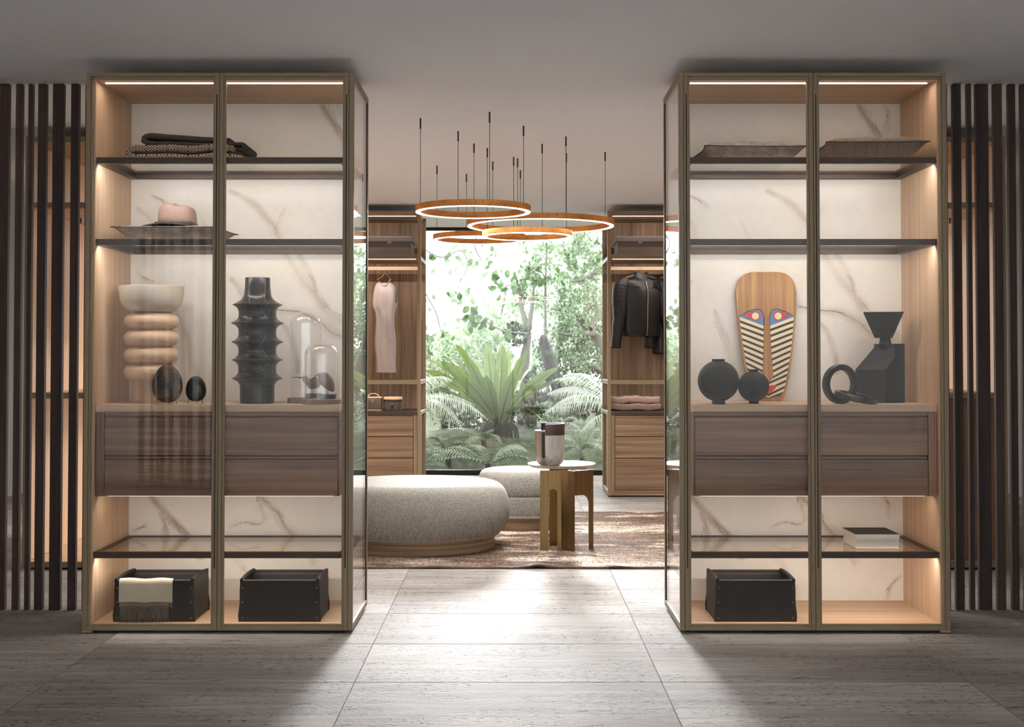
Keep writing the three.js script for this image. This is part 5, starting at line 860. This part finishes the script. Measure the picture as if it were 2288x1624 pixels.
  shrub('dead_stump', 'dark leaning dead trunk with dry hanging fronds', 'tree trunk', [[1217, 790, -11, 16, 40, 0.2, 90, 0.05, 0.6]], G2, [[[1258, 900, -11, 0.1], [1240, 845, -11, 0.085], [1225, 800, -11, 0.075], [1214, 755, -11, 0.055], [1212, 748, -11, 0.02]], [[1213, 752, -10.95, 0.008], [1206, 775, -10.85, 0.006], [1204, 800, -10.85, 0.003]], [[1215, 752, -10.95, 0.008], [1225, 775, -10.85, 0.006], [1228, 800, -10.85, 0.003]], [[1214, 752, -10.92, 0.008], [1216, 780, -10.82, 0.006], [1218, 806, -10.82, 0.003]]], barkDark);
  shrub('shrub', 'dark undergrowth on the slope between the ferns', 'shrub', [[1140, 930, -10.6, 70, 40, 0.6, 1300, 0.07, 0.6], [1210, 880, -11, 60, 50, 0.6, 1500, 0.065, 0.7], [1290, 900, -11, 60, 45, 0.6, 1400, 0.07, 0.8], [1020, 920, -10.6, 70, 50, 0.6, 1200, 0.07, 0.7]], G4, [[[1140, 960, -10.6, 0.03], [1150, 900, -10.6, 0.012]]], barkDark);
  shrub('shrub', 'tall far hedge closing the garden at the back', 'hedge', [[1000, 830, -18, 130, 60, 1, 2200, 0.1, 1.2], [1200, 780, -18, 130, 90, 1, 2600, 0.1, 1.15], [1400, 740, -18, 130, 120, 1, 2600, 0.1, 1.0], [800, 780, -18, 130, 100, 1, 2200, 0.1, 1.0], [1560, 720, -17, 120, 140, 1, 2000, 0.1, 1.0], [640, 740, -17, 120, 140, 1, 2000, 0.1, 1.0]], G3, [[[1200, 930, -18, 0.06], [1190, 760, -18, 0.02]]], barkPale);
  // near sprays whose leaves can be told apart
  const sprayLeaf = (() => { const s = new THREE.Shape(); s.moveTo(0, 0); s.bezierCurveTo(0.42, 0.2, 0.42, 0.75, 0, 1); s.bezierCurveTo(-0.42, 0.75, -0.42, 0.2, 0, 0); const g = strip(new THREE.ShapeGeometry(s, 6)), p = g.attributes.position; for (let i = 0; i < p.count; i++) p.setZ(i, 0.35 * p.getX(i) ** 2 * 4 - 0.12 * p.getY(i) ** 2); g.computeVertexNormals(); return g; })();
  const sprayM = [leafM(0.072, 0.144, 0.050, 0.3, 0.45), leafM(0.115, 0.202, 0.086, 0.3, 0.45), leafM(0.216, 0.302, 0.194, 0.35, 0.5)];
  function spray(label, twig, n, size, spread, z, tone) {
    const O = at(twig[0][0], twig[0][1], z), t = thing('leafy_branch', label, 'branch', O), pts = twig.map(([a, b], i) => at(a, b, z + 0.12 * Math.sin(i * 2)).sub(O)), cv = new THREE.CatmullRomCurve3(pts);
    part('twig', limb(pts.map((v, i) => [v.x, v.y, v.z, 0.009 * (1 - i / pts.length) + 0.002]), 24, 6), bark, t);
    if (twig[0][0] < 935 || twig[0][0] > 1385) { const hy = O.y - groundY(O.x, O.z); part('stem', limb([[0, 0, 0, 0.009], [0.03, -hy * 0.5, 0.02, 0.016], [0, -hy - 0.05, 0, 0.026]], 12, 7), bark, t); }
    for (let i = 0; i < n; i++) { const q = cv.getPoint(gr(0.08, 1)), l = new THREE.Mesh(sprayLeaf, sprayM[tone !== undefined && GR() < 0.6 ? tone : Math.floor(GR() * 3)]); l.name = 'leaf'; l.castShadow = l.receiveShadow = true; l.position.copy(q).add(V3(gr(-1, 1) * spread, gr(-1, 1) * spread, gr(-1, 1) * spread)); l.rotation.set(gr(-0.9, 0.9), gr(-0.9, 0.9), gr(0, 6.283)); l.scale.setScalar(size * gr(0.65, 1.25)); t.add(l); }
  }
  spray('hanging leafy branch at the upper left of the window, under the farthest ring', [[930, 545], [985, 575], [1030, 560], [1045, 590], [1025, 640], [1045, 690]], 46, 0.105, 0.14, -10.2, 2);
  spray('leafy twig with round leaves left of centre against the white sky', [[1180, 745], [1130, 740], [1085, 720], [1060, 715], [1025, 712]], 26, 0.115, 0.085, -9.9, 0);
  spray('leafy branch in the upper middle, below the smallest ring', [[1221, 622], [1200, 602], [1165, 625], [1120, 640], [1095, 612]], 44, 0.135, 0.15, -12.95, 1);
  spray('leaves at the left edge of the window above the pale fern', [[925, 720], [950, 745], [960, 790], [965, 830]], 16, 0.1, 0.07, -9.6, 0);
  spray('thin pale leafy twig near the left of the window', [[930, 620], [975, 700], [985, 735], [1000, 745]], 12, 0.075, 0.08, -10.3, 2);
  spray('leafy bough at the upper right of the window beside the jackets wardrobe', [[1390, 580], [1345, 597], [1300, 575], [1265, 600], [1245, 640]], 60, 0.09, 0.18, -11.75, 1);
  spray('leaf cluster hanging right of the largest ring', [[1400, 640], [1345, 610], [1322, 625], [1300, 640]], 22, 0.09, 0.1, -10.2, 1);
  spray('sparse leafy twig high in the middle of the window', [[1090, 505], [1060, 540], [1080, 580], [1110, 560]], 18, 0.08, 0.12, -10.8, 2);
  // stone pillar outside, mirrored in the glass flanks
}

scene.traverse((o) => { if (o.isMesh) { o.castShadow = true; o.receiveShadow = true; } });
renderer.render(scene, camera);
